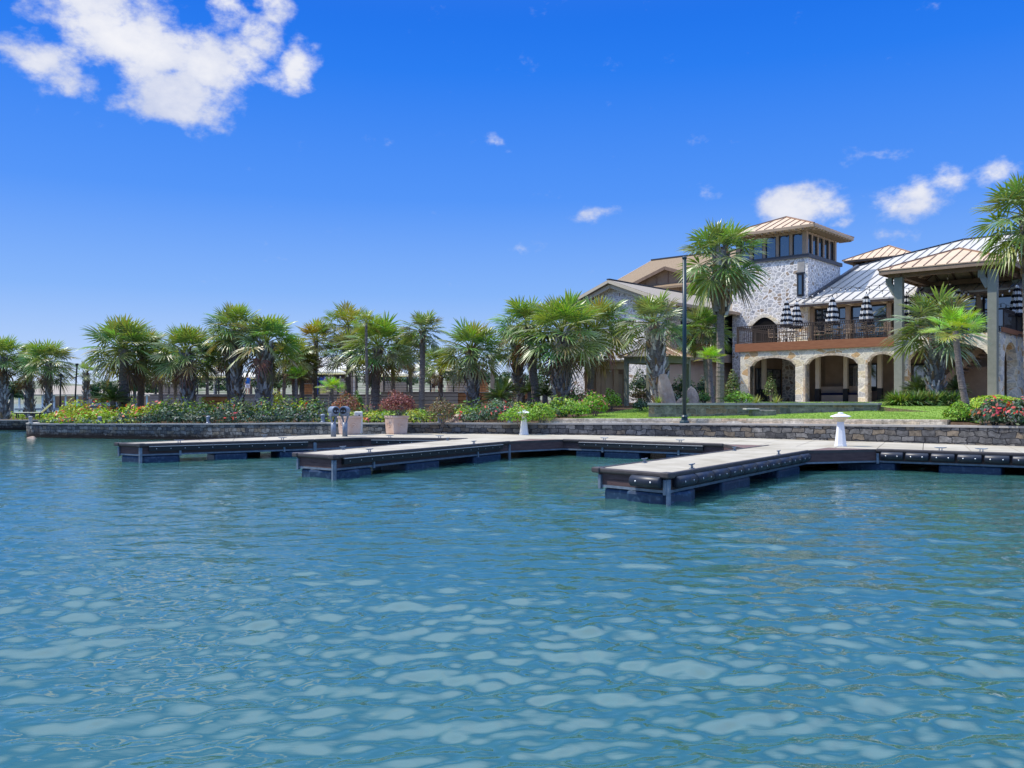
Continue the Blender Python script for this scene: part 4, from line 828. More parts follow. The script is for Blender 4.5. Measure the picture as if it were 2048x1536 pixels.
def service_screen():
    Y = 53.0; X = lambda p: X_at(p, Y); z0, z1 = 1.75, Z_at(724, Y)
    t = thing('service_enclosure', 'beige service enclosure with plain door between two lattice screens', 'enclosure', (X(1217), Y, 0))
    L = lambda p: X(p) - X(1217)
    mb = MB(); mb.bx(L(1182), L(1252), -.35, .0, z1 - .45, z1); mb.bx(L(1182), L(1252), -.5, .1, z1, z1 + .1); part('top_beam', mb, MT['beige'], t)
    for p in (1181, 1196, 1206, 1231, 1251):
        mb = MB(); mb.bx(L(p) - .14, L(p) + .14, -.3, -.02, z0, z1 - .45); part('post', mb, MT['trim'], t)
    mb = MB(); mb.bx(L(1170), L(1256), .25, .4, z0, z1 - .1); part('back_wall', mb, MT['siding'], t)
    mb = MB(); mb.bx(L(1208), L(1229), -.12, -.04, z0, Z_at(737, Y)); d = part('door', mb, MT['tan'], t)
    mb = MB(); mb.bx(L(1217), L(1223), -.135, -.121, Z_at(744, Y), Z_at(741, Y)); part('door_sign', mb, MT['white'], d)
    mb = MB(); mb.bx(L(1208), L(1229), -.13, -.03, Z_at(735.5, Y), z1 - .46); part('door_head', mb, MT['siding'], t)
    for a, b in ((1183, 1194), (1233, 1249)):
        mb = MB(); x0, x1 = L(a), L(b); n = 3 if b - a < 14 else 5
        for i in range(n + 1): x = x0 + (x1 - x0) * i / n; mb.bx(x - .05, x + .05, -.14, -.08, z0, z1 - .8)
        for i in range(9): z = z0 + (z1 - .85 - z0) * i / 8; mb.bx(x0, x1, -.155, -.125, z, z + .11)
        part('lattice_screen', mb, MT['beige'], t)
service_screen()
def planter():
    pts = [(X_at(1297, 37.8), 37.8), (X_at(1400, 37.2), 37.2), (X_at(1560, 36.7), 36.7), (X_at(1753, 36.6), 36.6)]
    bk = [(X_at(1760, 40.5), 40.5), (X_at(1300, 43.5), 43.5)]
    t = thing('raised_planter', 'long low raised stone planter in the lawn holding boulders and palms', 'planter')
    ring = pts + bk; ring2 = ring + [ring[0]]; zt = 1.91
    mb = MB()
    for i in range(len(ring)):
        a, b = Vector(ring2[i]), Vector(ring2[i + 1]); d = (b - a).normalized(); nn = Vector((-d.y, d.x)) * .38
        mb.prism([(a.x, a.y, .9), (b.x, b.y, .9), (b.x + nn.x, b.y + nn.y, .9), (a.x + nn.x, a.y + nn.y, .9)], (0, 0, zt - .09 - .9 + i * .0007))
    part('wall', mb, MT['planter'], t)
    mb = MB()
    for i in range(len(ring)):
        a, b = Vector(ring2[i]), Vector(ring2[i + 1]); d = (b - a).normalized(); nn = Vector((-d.y, d.x)) * .45; o = Vector((d.y, -d.x)) * .05; a = a + o - d * .04; b = b + o + d * .04
        mb.prism([(a.x, a.y, zt - .085), (b.x, b.y, zt - .085), (b.x + nn.x, b.y + nn.y, zt - .085), (a.x + nn.x, a.y + nn.y, zt - .085)], (0, 0, .085 + i * .0009))
    part('coping', mb, MT['coping'], t)
    c = Vector((sum(p[0] for p in ring) / 6, sum(p[1] for p in ring) / 6)); mb = MB()
    mb.add([(p[0] + (c.x - p[0]) * .05, p[1] + (c.y - p[1]) * .05, zt - .03) for p in ring], [tuple(range(6))]); part('gravel', mb, MT['pebble'], t)
    tt = thing('stepping_block', 'square stone block leaning on the front of the raised planter', 'stone block', (X_at(1525, 36.2), 36.2, gzf(X_at(1525, 36.2), 36.2)))
    mb = MB(); mb.bx(-.5, .5, -.25, .25, -.1, .26); part('block', mb, MT['planter'], tt, bev=.03); mb = MB(); mb.bx(-.75, -.2, -.3, .28, .262, .33); part('slab', mb, MT['coping'], tt, bev=.02)
planter()
def boulder(name, label, px, Y, zb, w, h, lean, seed, dome=False):
    r = random.Random(seed); mb = MB(); n, k = 14, 9; ph = [r.uniform(0, 6.28) for _ in range(8)]
    for j in range(k + 1):
        u = j / k; rad = (math.sqrt(max(.03, 1 - u ** 2.2)) if dome else 1 - u ** 3.5 * .5) * w / 2
        for i in range(n):
            a = 6.2832 * i / n; q = 1 + .13 * math.sin(2 * a + ph[0] + 2 * u) + .09 * math.sin(3 * a + ph[1] - 4 * u) + .06 * math.sin(5 * a + ph[2] + 6 * u)
            mb.v.append((rad * q * math.cos(a) + lean * u * h + .06 * w * math.sin(5 * u + ph[3]), rad * q * .75 * math.sin(a), u * h * (1 + .04 * math.sin(a + ph[4]))))
    for j in range(k):
        for i in range(n): mb.f.append((j * n + i, j * n + (i + 1) % n, (j + 1) * n + (i + 1) % n, (j + 1) * n + i)); mb.c.append((1, 1, 1)); mb.m.append(0)
    mb.f.append(tuple(k * n + i for i in range(n))); mb.c.append((1, 1, 1)); mb.m.append(0)
    o = link(name, mb.mesh(name, MT['rock'])); o.location = (X_at(px, Y), Y, zb); return tag(o, label, 'boulder')
boulder('boulder', 'tall upright pink standing stone beside the leaning palm trunk in the planter', 1338, 39.2, 1.85, .62, 1.32, -.22, 1)
boulder('boulder', 'rounded pink boulder right beside the dark lamp pole', 1385, 40, 1.85, .60, .80, 0, 2, True)
boulder('boulder', 'small pale rock at the foot of the standing stone', 1362, 39.3, 1.85, .42, .28, 0, 3, True)
boulder('boulder', 'white rock lying among the roses beside a slim palm', 450, 52, gzf(X_at(450, 52), 52), .9, .85, 0, 4, True)
boulder('boulder', 'flat pinkish ledge rock left of the thick palm in the bed', 922, 39.5, gzf(X_at(922, 39.5), 39.5), 1.3, .36, 0, 5, True)
boulder('boulder', 'small pale rock in the water under the rounded wall end', 64, 46.5, -.08, .5, .2, 0, 6, True)

# ---------------------------------------------------------------- palms
def lerp3(a, b, t): return tuple(a[i] + (b[i] - a[i]) * t for i in range(3))
def crown_mesh(name, seed, nf=30, nl=17, pet=.52, blade=.52, droop=.28, e0=82, e1=-30, span=118, green=(.145, .23, .065), young=(.27, .37, .07), old=(.32, .26, .08), dead=0, tip=(.38, .42, .24), wid=1.0):
    r = random.Random(seed); mb = MB()
    for i in range(nf + dead):
        isdead = i >= nf; u = (i + .5) / nf
        az = i * 2.39996 + r.uniform(-.25, .25); e = e0 - (e0 - e1) * min(u, 1) ** .92 + r.uniform(-9, 9)
        if isdead: e = r.uniform(-72, -50)
        er = R(e); d = Vector((math.cos(er) * math.cos(az), math.cos(er) * math.sin(az), math.sin(er)))
        pl = pet * (r.uniform(.85, 1.12)) * (.72 + .28 * min(1, u * 2.5)); bl = blade * r.uniform(.88, 1.12) * (.8 if isdead else 1)
        if u < .1: bl *= .9
        dr = droop * (.5 + .9 * min(u, 1)); pts = []
        for k in range(5):
            q = k / 4; pts.append(d * (.04 + pl * q) + Vector((0, 0, -1)) * dr * .22 * q * q)
        T = (pts[-1] - pts[-2]).normalized(); Sx = T.cross(Vector((0, 0, 1)))
        if Sx.length < .2: Sx = Vector((math.sin(az), -math.cos(az), 0))
        Sx.normalize(); Nn = Sx.cross(T).normalized(); roll = r.gauss(0, .38); Sx, Nn = Sx * math.cos(roll) + Nn * math.sin(roll), Nn * math.cos(roll) - Sx * math.sin(roll)
        t_ = r.random(); g = lerp3(green, young, max(0, 1 - u * 3.2) * .8 + .25 * t_ * t_); g = lerp3(g, old, max(0, (u - .72) / .28) ** 1.5 * r.random())
        if isdead: g = lerp3((.24, .17, .08), (.16, .11, .06), t_)
        g = tuple(c * r.uniform(.75, 1.25) for c in g)
        pc = lerp3(g, (.26, .27, .08), .55) if not isdead else g
        for k in range(4):
            w0, w1 = .016 - .002 * k, .016 - .002 * (k + 1)
            for ax in (Sx, Nn): mb.add([pts[k] - ax * w0, pts[k] + ax * w0, pts[k + 1] + ax * w1, pts[k + 1] - ax * w1], [(0, 1, 2, 3)], pc)
        c = pts[-1]; da = R(2 * span) / nl
        for j in range(nl):
            a = -R(span) + da * (j + .5) + r.uniform(-.25, .25) * da; Ld = T * math.cos(a) + Sx * math.sin(a)
            l = bl * (.70 + .30 * math.cos(a * .62)) * r.uniform(.9, 1.06); Wd = (Sx * math.cos(a) - T * math.sin(a)).normalized()
            base = c + T * (.16 * bl * math.cos(a) ** 2 if abs(a) < 1.6 else 0)
            dd = dr * r.uniform(.7, 1.5) * (1.5 if isdead else 1)
            def P(q): return base + Ld * (q * l) + Nn * (.16 * abs(math.sin(a)) * q * l) + Vector((0, 0, -1)) * (dd * .62 * l * q ** 2.6)
            hw = lambda q: q * l * math.tan(da / 2) * .98 * wid
            w5, w8 = hw(.40), hw(.46) * .60; f5, f8 = Nn * w5 * .55, Nn * w8 * .5
            p0, p5, p8, p1 = P(.03), P(.40), P(.72), P(1.0)
            col = tuple(x * r.uniform(.86, 1.14) for x in g); ct = lerp3(col, tip, .35 if not isdead else 0)
            mb.add([p0, p5 - Wd * w5, p5 + f5, p5 + Wd * w5, p8 - Wd * w8, p8 + f8, p8 + Wd * w8, p1],
                   [(0, 1, 2), (0, 2, 3), (1, 4, 5, 2), (2, 5, 6, 3)], col)
            o = len(mb.v) - 8; 
            for f_ in ((4, 7, 5), (5, 7, 6)): mb.f.append(tuple(o + q for q in f_)); mb.c.append(ct); mb.m.append(0)
    return mb.mesh(name, MT['leaf'], colors=True, uv=False)
CR = dict(
    full=crown_mesh('crown_full', 1, nf=44, droop=.30, dead=4), full2=crown_mesh('crown_full_b', 2, nf=40, droop=.34, green=(.18, .25, .075), dead=5), full3=crown_mesh('crown_full_c', 3, nf=44, droop=.26, e1=-38, green=(.14, .22, .075), dead=3),
    silver=crown_mesh('crown_silver', 4, nf=38, droop=.32, green=(.155, .22, .115), tip=(.42, .45, .27), old=(.2, .2, .1), e1=-28),
    olive=crown_mesh('crown_olive', 5, nf=32, droop=.32, green=(.20, .235, .045), young=(.36, .37, .06), old=(.42, .29, .06), dead=3),
    tall=crown_mesh('crown_tall', 6, nf=36, droop=.36, e1=-52, pet=.48, green=(.135, .21, .07), old=(.40, .31, .07), dead=4),
    bright=crown_mesh('crown_bright', 7, nf=18, nl=26, pet=.50, blade=.52, droop=.08, e0=80, e1=-18, span=135, green=(.22, .40, .025), young=(.38, .56, .03), tip=(.42, .54, .08)),
    small=crown_mesh('crown_small', 8, nf=16, nl=18, droop=.24, e1=-28, green=(.18, .28, .04), young=(.34, .44, .04)))
def trunk_mesh(h, lean, r0, r1, boots, seed, curve=0.0, bscale=1.0):
    """tapered trunk from the ground up; boots = (from, to) share of the height covered by old leaf bases"""
    r = random.Random(seed); mb = MB(); n = max(8, int(h / .22)); P = lambda u: Vector((lean[0] * u + curve * math.sin(u * math.pi), lean[1] * u, -.25 + (h + .25) * u)); rr = lambda u: (r0 + (r1 - r0) * u) * (1 + .45 * max(0, 1 - u * h / .5) ** 2 * (1 if not boots or boots[0] > .1 else .2))
    pts, rad = [], []
    for i in range(n + 1):
        u = i / n; pts.append(P(u)); rad.append(rr(u) * r.uniform(.95, 1.05))
        if i < n: u2 = u + .8 / n; pts.append(P(u2)); rad.append(rr(u2) * r.uniform(.88, .96))
    mb.tube(pts, rad, 11)
    if boots:
        b0, b1 = boots; k = int((b1 - b0) * h * 26 * max(.6, r0 / .25))
        for i in range(k):
            u = b0 + (b1 - b0) * (i + r.random()) / k; a = i * 2.39996 + r.uniform(-.2, .2); p = P(u); o = Vector((math.cos(a), math.sin(a), 0)); s = Vector((-o.y, o.x, 0)); q = rr(u)
            L = r.uniform(.22, .38) * (q / .24) ** .5 * bscale; w = r.uniform(.05, .085) * (q / .24) ** .7 * bscale; out = r.uniform(.06, .17) * (q / .24) * bscale; sl = r.choice((-1, 1)) * r.uniform(.02, .10)
            t = r.random(); col = lerp3((.14, .125, .12), (.70, .66, .62), t ** 1.1) if r.random() < .8 else lerp3((.17, .11, .065), (.32, .21, .12), t)
            b = p + o * q * .86; tp = b + Vector((0, 0, L)) + o * out + s * sl
            mb.add([b - s * w, b + s * w, tp + s * w * .5, tp - s * w * .5, b + o * .06 * bscale - s * w * .6, b + o * .06 * bscale + s * w * .6, tp + o * .03 + Vector((0, 0, -.04))],
                   [(0, 1, 2, 3), (4, 6, 5), (0, 4, 6, 3), (1, 2, 6, 5), (0, 1, 5, 4)], col, 1)
    me = mb.mesh('trunk', [MT['bark'], MT['boots']], colors=True, uv=False); return me
PALMS = [  # base px, Y, crown px, crown row, crown radius px, trunk width px, crown kind, boots, label
 (8, 58, 4, 712, 50, 19, 'full', (0, 1), 'thick booted palm cut off by the left edge of the photo'),
 (60, 60, 56, 735, 45, 17, 'olive', (0, 1), 'short booted palm with drooping olive fronds beside the left edge palm'),
 (97, 58, 99, 722, 55, 14, 'full2', (0, .9), 'bushy bright green palm standing beside the thin black light posts'),
 (172, 60, 173, 745, 30, 13, 'small', (0, 1), 'small light palm in front of the boathouse, left of the sago'),
 (58, 66, 62, 712, 32, 9, 'full2', None, 'slim dark palm whose crown shows above the olive palm'),
 (250, 52, 243, 695, 78, 22, 'full', (0, .4), 'broad palm with dark fat trunk right beside the large sago'),
 (279, 54, 288, 700, 62, 15, 'full2', (.5, 1), 'palm whose brown trunk stands just behind the broad palm by the sago'),
 (322, 60, 322, 722, 50, 10, 'olive', None, 'yellowing olive palm standing behind the pool loungers'),
 (350, 56, 352, 728, 42, 8, 'olive', None, 'thin trunked palm with yellow fronds left of the fat blue booted palm'),
 (380, 52, 371, 703, 68, 27, 'full3', (0, 1), 'palm with very fat blue grey booted trunk behind the lime hedge'),
 (415, 62, 414, 712, 42, 7, 'full2', None, 'slim palm in front of the white pool umbrellas at left'),
 (463, 53, 455, 700, 52, 12, 'full3', (.4, 1), 'palm with orange brown trunk hidden behind a taller booted palm'),
 (477, 51, 470, 658, 64, 22, 'full', (0, 1), 'tall booted palm, highest crown of the left half of the grove'),
 (527, 50, 532, 684, 74, 30, 'full2', (0, 1), 'stout palm with fat cross hatched trunk next to the tallest left palm'),
 (566, 62, 572, 715, 42, 8, 'olive', None, 'slim palm in the gap right of the fat cross hatched trunk'),
 (589, 54, 586, 712, 50, 10, 'olive', None, 'left one of two slim dark trunks standing close together'),
 (603, 55, 606, 725, 40, 9, 'full2', None, 'right one of two slim dark trunks standing close together'),
 (629, 56, 632, 680, 50, 11, 'olive', None, 'straight slender palm with round olive crown before the white canopy'),
 (700, 56, 694, 650, 56, 9, 'olive', None, 'tall palm with olive crown left of the thin grey trunked one'),
 (688, 55, 700, 705, 56, 8, 'silver', None, 'silvery palm with low drooping fronds behind the left terracotta pot'),
 (735, 50, 733, 645, 34, 7, 'small', None, 'thin grey trunked palm with small bright crown between the two pots'),
 (748, 52, 757, 690, 72, 20, 'full', (.55, 1), 'dark trunked palm with orange leaf bases above the right terracotta pot'),
 (787, 60, 786, 728, 34, 10, 'small', None, 'short light green palm behind the red leaved shrub'),
 (823, 58, 818, 700, 48, 9, 'full2', None, 'dark slim palm left of the tall smooth trunk'),
 (843, 50, 846, 662, 50, 13, 'silver', (.78, 1), 'tall palm with smooth ringed brown trunk and round blue green crown'),
 (883, 55, 881, 728, 46, 8, 'full3', (.3, 1), 'small palm with orange brown trunk beside the two people'),
 (948, 46, 944, 698, 70, 25, 'full', (0, 1), 'fat booted palm standing alone left of the sagos'),
 (1040, 50, 1034, 690, 52, 23, 'full3', (0, 1), 'palm with blue green booted trunk among the sagos'),
 (1076, 47, 1057, 652, 74, 18, 'full2', (.75, 1), 'palm with narrow dark ringed trunk left of the biggest booted palm'),
 (1124, 44.5, 1127, 662, 90, 35, 'full', (0, 1), 'biggest fat booted palm in the bed beside the lawn'),
 (1175, 50, 1192, 655, 84, 15, 'full2', None, 'wide crowned dark trunked palm in front of the lattice screen'),
 (1322, 40, 1306, 645, 72, 33, 'silver', (0, .92), 'leaning booted palm with silvery drooping fronds at the planter end'),
 (1440, 46, 1441, 512, 92, 17, 'tall', (.62, 1), 'tallest palm with shaggy upper trunk standing before the tower'),
 (1418, 48, 1404, 660, 58, 10, 'full3', None, 'slim palm half hidden behind the tallest palm'),
 (1424, 41, 1420, 716, 30, 11, 'bright', None, 'small bright palm growing in the raised planter behind the lamp pole'),
 (1870, 43, 1872, 655, 92, 31, 'silver', (0, 1), 'stout booted blue green palm in front of the terrace stair'),
 (1946, 29.5, 1911, 660, 60, 15, 'bright', None, 'bright yellow green palm with curving slim trunk by the red flowers'),
 (2062, 36, 2050, 428, 100, 22, 'tall', (.7, 1), 'tall palm leaning in over the right edge of the photo'),
 (660, 48, 664, 776, 28, 12, 'bright', None, 'knee high bright fan palm beside the left terracotta pot'),
 (592, 50, 592, 752, 26, 6, 'bright', None, 'small bright fan crown in front of the paired slim trunks'),
]
def build_palms():
    for i, (bp, Y, cp, cr, rp, tw, kind, boots, label) in enumerate(PALMS):
        x, y = X_at(bp, Y), Y; z = gzf(x, y) if bp < 2040 else 1.3
        if kind in ('silver', 'bright') and bp in (1322, 1424): z = 1.86
        if bp < 70 or bp in (97, 172): z = max(z, .8)
        r = rp / F * Y; h = Z_at(cr, Y) - z - r * .04; lean = (X_at(cp, Y) - x, random.uniform(-.2, .2)); w = tw / F * Y / 2
        t = thing('palm_tree', label, 'palm tree', (x, y, z), 0, 'palms of the lakeside garden')
        cur = -.0 if bp != 1946 else -.10
        tm = trunk_mesh(h, lean, w * (.98 if boots and boots[0] == 0 else 1.0), w * (.86 if boots and boots[0] == 0 else .82), boots, 100 + i, cur, 1.0 if bp != 1440 else 3.2)
        link('trunk', tm, t)
        c = link('crown', CR[kind], t); c.location = (lean[0], lean[1], h); c.scale = (r * 1.02,) * 3; c.rotation_euler = (random.uniform(-.08, .08), random.uniform(-.08, .08), random.uniform(0, 6.28))
build_palms()

# ---------------------------------------------------------------- sagos, shrubs, flower beds
def sago_mesh(seed, nf=34, droop=.9):
    r = random.Random(seed); mb = MB()
    for i in range(nf):
        az = i * 2.4 + r.uniform(-.2, .2); e = R(78 - 70 * (i / nf) ** .8 + r.uniform(-6, 6)); d = Vector((math.cos(e) * math.cos(az), math.cos(e) * math.sin(az), math.sin(e))); g = lerp3((.035, .075, .022), (.075, .12, .03), r.random()); k = 14
        P = lambda q: d * q + Vector((0, 0, -1)) * droop * .45 * q * q * math.cos(e)
        for j in range(k):
            q = .12 + .88 * j / k; p = P(q); t = (P(q + .02) - p).normalized(); s = t.cross(Vector((0, 0, 1)))
            if s.length < .1: s = Vector((1, 0, 0))
            s.normalize(); l = .20 * math.sin(math.pi * min(1, .12 + q * .86)) + .03
            for sg in (-1, 1):
                tip = p + (s * sg * .85 + t * .5 + Vector((0, 0, .22))) * l; mb.add([p - t * .022, p + t * .022, tip], [(0, 1, 2)], tuple(c * r.uniform(.8, 1.25) for c in g))
        mb.add([P(0) - Vector((.01, 0, 0)), P(0) + Vector((.01, 0, 0)), P(.5), P(1)], [(0, 1, 2), (0, 2, 3)], (.10, .12, .04))
    return mb.mesh('fronds', MT['leaf'], colors=True, uv=False)
SG = [sago_mesh(1), sago_mesh(2, 28)]
def sago(label, px, Y, rpx, zrow, k=0):
    z = Z_at(zrow, Y); x = X_at(px, Y); g = gzf(x, Y); r = rpx / F * Y
    t = thing('sago_palm', label, 'sago', (x, Y, g), group='sagos with feathery dark fronds')
    mb = MB(); mb.tube([(0, 0, -.1), (0, 0, max(.15, z - g))], [.17, .15], 10); part('trunk', mb, MT['bark'], t)
    c = link('fronds', SG[k], t, (0, 0, max(.12, z - g))); c.scale = (r,) * 3; c.rotation_euler.z = px
sago('large dark sago left of the broad palm trunk', 226, 51, 44, 801); sago('blue green sago right of the lone fat palm', 1000, 44, 44, 796, 1); sago('sago with arching fronds between two booted trunks', 1012, 48, 34, 780)
sago('sago just left of the biggest booted palm', 1090, 46, 34, 790, 1); sago('sago half hidden behind the brown ringed trunk', 1060, 48, 30, 784); sago('dark sago left of the stout palm before the stair', 1838, 44.5, 46, 783); sago('sago under the terrace stair, right of the stout palm', 1912, 44, 34, 779, 1)

def leafball(mb, c, rad, n, size, cols, r, flowers=None, nfl=0, shell=.62, boxy=False, dome=True):
    for i in range(n + nfl):
        fl = i >= n
        while True:
            d = Vector((r.gauss(0, 1), r.gauss(0, 1), r.gauss(0, 1)))
            if d.length > .01: break
        d.normalize()
        if boxy: d = d / max(abs(d.x), abs(d.y), abs(d.z)) ** .85
        if dome and d.z < -.35: d.z = -d.z * .5
        if fl and d.z < 0: d.z = -d.z
        lump = 1 + .13 * math.sin(5 * d.x + 3 * d.z + c[0] * 3) + .11 * math.sin(6 * d.y - 4 * d.z + c[1] * 5)
        k = (shell + (1 - shell) * r.random() ** .55) * lump if not fl else 1.03 * lump
        p = Vector((c[0] + d.x * rad[0] * k, c[1] + d.y * rad[1] * k, c[2] + d.z * rad[2] * k))
        nrm = (d + Vector((r.gauss(0, .5), r.gauss(0, .5), r.gauss(0, .5) + .25))).normalized(); a = nrm.cross(Vector((r.gauss(0, 1), r.gauss(0, 1), r.gauss(0, 1)))).normalized(); b = nrm.cross(a)
        s = size * r.uniform(.65, 1.3) * (1.15 if fl else 1)
        col = (flowers if fl else cols)[r.randrange(len(flowers if fl else cols))]; col = tuple(x * r.uniform(.72, 1.28) for x in col)
        mb.add([p - a * s, p - b * s * .48, p + a * s, p + b * s * .48], [(0, 1, 2, 3)], col)
LIME = [(.30, .43, .03), (.38, .50, .04), (.22, .34, .03)]; GRN = [(.10, .19, .035), (.14, .25, .04), (.07, .14, .03)]; DKB = [(.05, .10, .05), (.08, .14, .075), (.04, .08, .04), (.16, .21, .15)]; RED = [(.55, .05, .04), (.62, .12, .09), (.48, .06, .08), (.65, .16, .12)]; PINK = [(.55, .16, .18), (.6, .25, .2)]; PLUM = [(.17, .045, .045), (.24, .08, .06), (.11, .03, .035), (.30, .12, .09)]; BRZ = [(.20, .13, .06), (.13, .11, .05), (.09, .10, .04), (.24, .15, .08)]; YEL = [(.36, .40, .04), (.28, .36, .05)]; HEDGE = [(.18, .33, .025), (.25, .42, .03), (.11, .22, .025)]
_sn = [0]
def shrub(name, label, cat, px, Y, row_top, wpx, cols, n=700, size=.07, row_bot=None, flowers=None, nfl=0, group=None, depth=1.0, shell=.62, z=None, boxy=False):
    _sn[0] += 1; r = random.Random(500 + _sn[0]); x = X_at(px, Y); g = gzf(x, Y) if z is None else z; zt = Z_at(row_top, Y); h = max(.25, zt - g); w = wpx / F * Y / 2
    mb = MB(); leafball(mb, (0, 0, h * .42), (w, w * depth, h * .58), n, size, cols, r, shell=shell, boxy=boxy)
    t = thing(name, label, cat, (x, Y, g), group=group)
    part('foliage', mb, MT['shrub'], t, colors=True)
    sm = MB()
    for i in range(5):
        a = i * 1.26; sm.tube([(0, 0, -.12), (w * .45 * math.cos(a), w * .45 * depth * math.sin(a), h * .6)], [.025, .012], 5)
    part('stems', sm, MT['bark'], t)
    if nfl:
        mb = MB(); leafball(mb, (0, 0, h * .42), (w, w * depth, h * .58), 0, size, cols, r, flowers, nfl); part('flowers', mb, MT['shrub'], t, colors=True)
    return t
shrub('hedge_ball', 'round clipped hedge ball at the right end of the lawn kerb', 'hedge', 1922, 29.3, 806, 58, HEDGE, 3200, .045, shell=.85)
shrub('clipped_hedge', 'flat topped lime hedge behind the red flowers at the right edge', 'hedge', 2012, 31, 795, 150, LIME, 5200, .05, depth=.35, shell=.9, boxy=True)
shrub('flowering_shrub', 'dark leaved shrub full of red flowers right of the curved palm trunk', 'shrub', 1990, 28.0, 799, 72, DKB, 1900, .065, flowers=RED, nfl=150)
shrub('flowering_shrub', 'dark red flowering shrub cut off by the right edge of the photo', 'shrub', 2046, 27.3, 799, 70, DKB, 1900, .065, flowers=RED, nfl=130)
for i, (px, lab) in enumerate(((1800, 'strappy grass clump nearest the terrace arches, left end of its row'), (1832, 'second strappy grass clump along the lawn edge'), (1866, 'strappy grass clump at the foot of the stout palm'), (1845, 'lighter strappy clump squeezed behind the front row'), (1901, 'strappy grass clump just right of the stout palm trunk'))):
    Y = 41.5 + (1.5 if i == 3 else 0); x = X_at(px, Y); r = random.Random(i + 40); mb = MB()
    for k in range(520):
        a = r.uniform(0, 6.28); q = r.random(); l = r.uniform(.45, .95) * (.75 + .25 * q); o = Vector((math.cos(a), math.sin(a), 0)); s = Vector((-o.y, o.x, 0)) * .022; e = R(85 - 72 * q ** .8); col = tuple(c * r.uniform(.7, 1.3) for c in r.choice(((.08, .15, .045), (.13, .21, .06), (.06, .12, .05), (.24, .30, .13)) if i not in (0, 3) else ((.20, .31, .05), (.13, .22, .05))))
        b = o * r.uniform(.05, .28); d = o * math.cos(e) + Vector((0, 0, math.sin(e))); p1 = b + d * l * .55; p2 = b + d * l * .95 + Vector((0, 0, -1)) * (.28 * l * math.cos(e)) + o * .06
        mb.add([b - s, b + s, p1 + s, p1 - s, p2], [(0, 1, 2, 3), (3, 2, 4)], col)
    o = link('grass_clump', mb.mesh('grass_clump', MT['shrub'], colors=True, uv=False)); o.location = (x, Y, gzf(x, Y)); o.scale = (1.4,) * 3; tag(o, lab, 'ornamental grass', 'strappy grass clumps')
# potted plants, garden shrubs
for lab, px, Y, top, w, cols, n, sz, fl, nf in (
    ('bronze leaved conical shrub on the wall between pots and fat palm', 885, 37.6, 797, 62, BRZ, 1300, .055, None, 0),
    ('yellow green low shrub left of the right terracotta pot', 752, 39.5, 824, 50, YEL, 700, .06, None, 0),
    ('yellow green low shrub just right of the right terracotta pot', 828, 39.3, 820, 48, YEL, 800, .06, None, 0),
    ('rounded green shrub with pale dots at the corner of the lawn', 1190, 39.5, 786, 62, HEDGE, 1300, .06, PINK, 60),
    ('low bright green shrub at the left end of the lawn kerb', 1150, 38.6, 800, 70, HEDGE, 1400, .055, None, 0),
    ('pink flowering shrub in front of the lattice screen', 1160, 44, 776, 64, GRN, 1100, .06, PINK, 110),
    ('clipped lime shrub before the service door', 1222, 45.5, 780, 48, HEDGE, 1100, .055, None, 0),
    ('grey green low shrub at the foot of the garden pavilion', 1282, 43.5, 797, 32, DKB, 600, .06, None, 0),
    ('clipped brownish hedge under the garden pavilion', 1283, 53, 780, 46, BRZ, 900, .06, None, 0),
    ('creeping green mound behind the white pedestal light', 1040, 36.6, 812, 80, HEDGE, 1500, .05, None, 0),
    ('creeping green mound at the base of the biggest booted palm', 1085, 37.0, 807, 60, HEDGE, 1300, .05, None, 0),
    ('rose bush with red blooms left of the creeping mound', 1000, 38.2, 800, 84, DKB, 1500, .06, RED, 60),
    ('dark shrub at the foot of the lone fat palm', 955, 38.6, 822, 50, DKB, 700, .06, None, 0),
    ('yellow shrub left of the bronze conical one', 925, 43, 817, 30, YEL, 500, .06, None, 0),
    ('ivy covered upright shrub behind the left terracotta pot', 716, 45, 783, 26, GRN, 700, .06, None, 0),
    ('tall light shrub below the wing windows left of the arches', 1466, 50.5, 742, 30, [(.16, .2, .07), (.2, .25, .1), (.1, .14, .04)], 900, .07, None, 0),
    ('dark hedge against the tan wing wall behind the boulders', 1365, 52, 753, 60, DKB, 1200, .08, None, 0),
    ('dark hedge against the wing wall, right of the lamp pole', 1410, 51, 755, 44, DKB, 900, .08, None, 0),
    ('dark climbing plant on the stone gable behind the pavilion', 1280, 55.3, 742, 44, DKB, 900, .10, None, 0),
    ('light green bush inside the first terrace arch', 1542, 54, 748, 26, [(.2, .25, .1), (.12, .17, .05)], 600, .07, None, 0),
    ('lime sprawling shrub at the right end of the planter boulders', 1478, 38.6, 783, 62, HEDGE, 1200, .055, None, 0),
    ('dark pointed leaf shrub beside the standing stone', 1352, 40.6, 789, 24, DKB, 400, .07, None, 0),
    ('low feathery shrub right of the lamp pole in the planter', 1408, 40.2, 783, 30, GRN, 500, .06, None, 0),
    ('green bush beneath the slim palm near the wooden steps', 553, 56, 778, 30, YEL, 600, .07, None, 0),
    ('pink white flowering shrub beneath the tallest left palm', 452, 46.8, 812, 60, DKB, 1100, .06, PINK, 60),
):
    shrub('garden_shrub', lab, 'shrub', px, Y, top, w, cols, n, sz, flowers=fl, nfl=nf, z=(1.84 if 1340 < px < 1520 and Y < 42 else None))
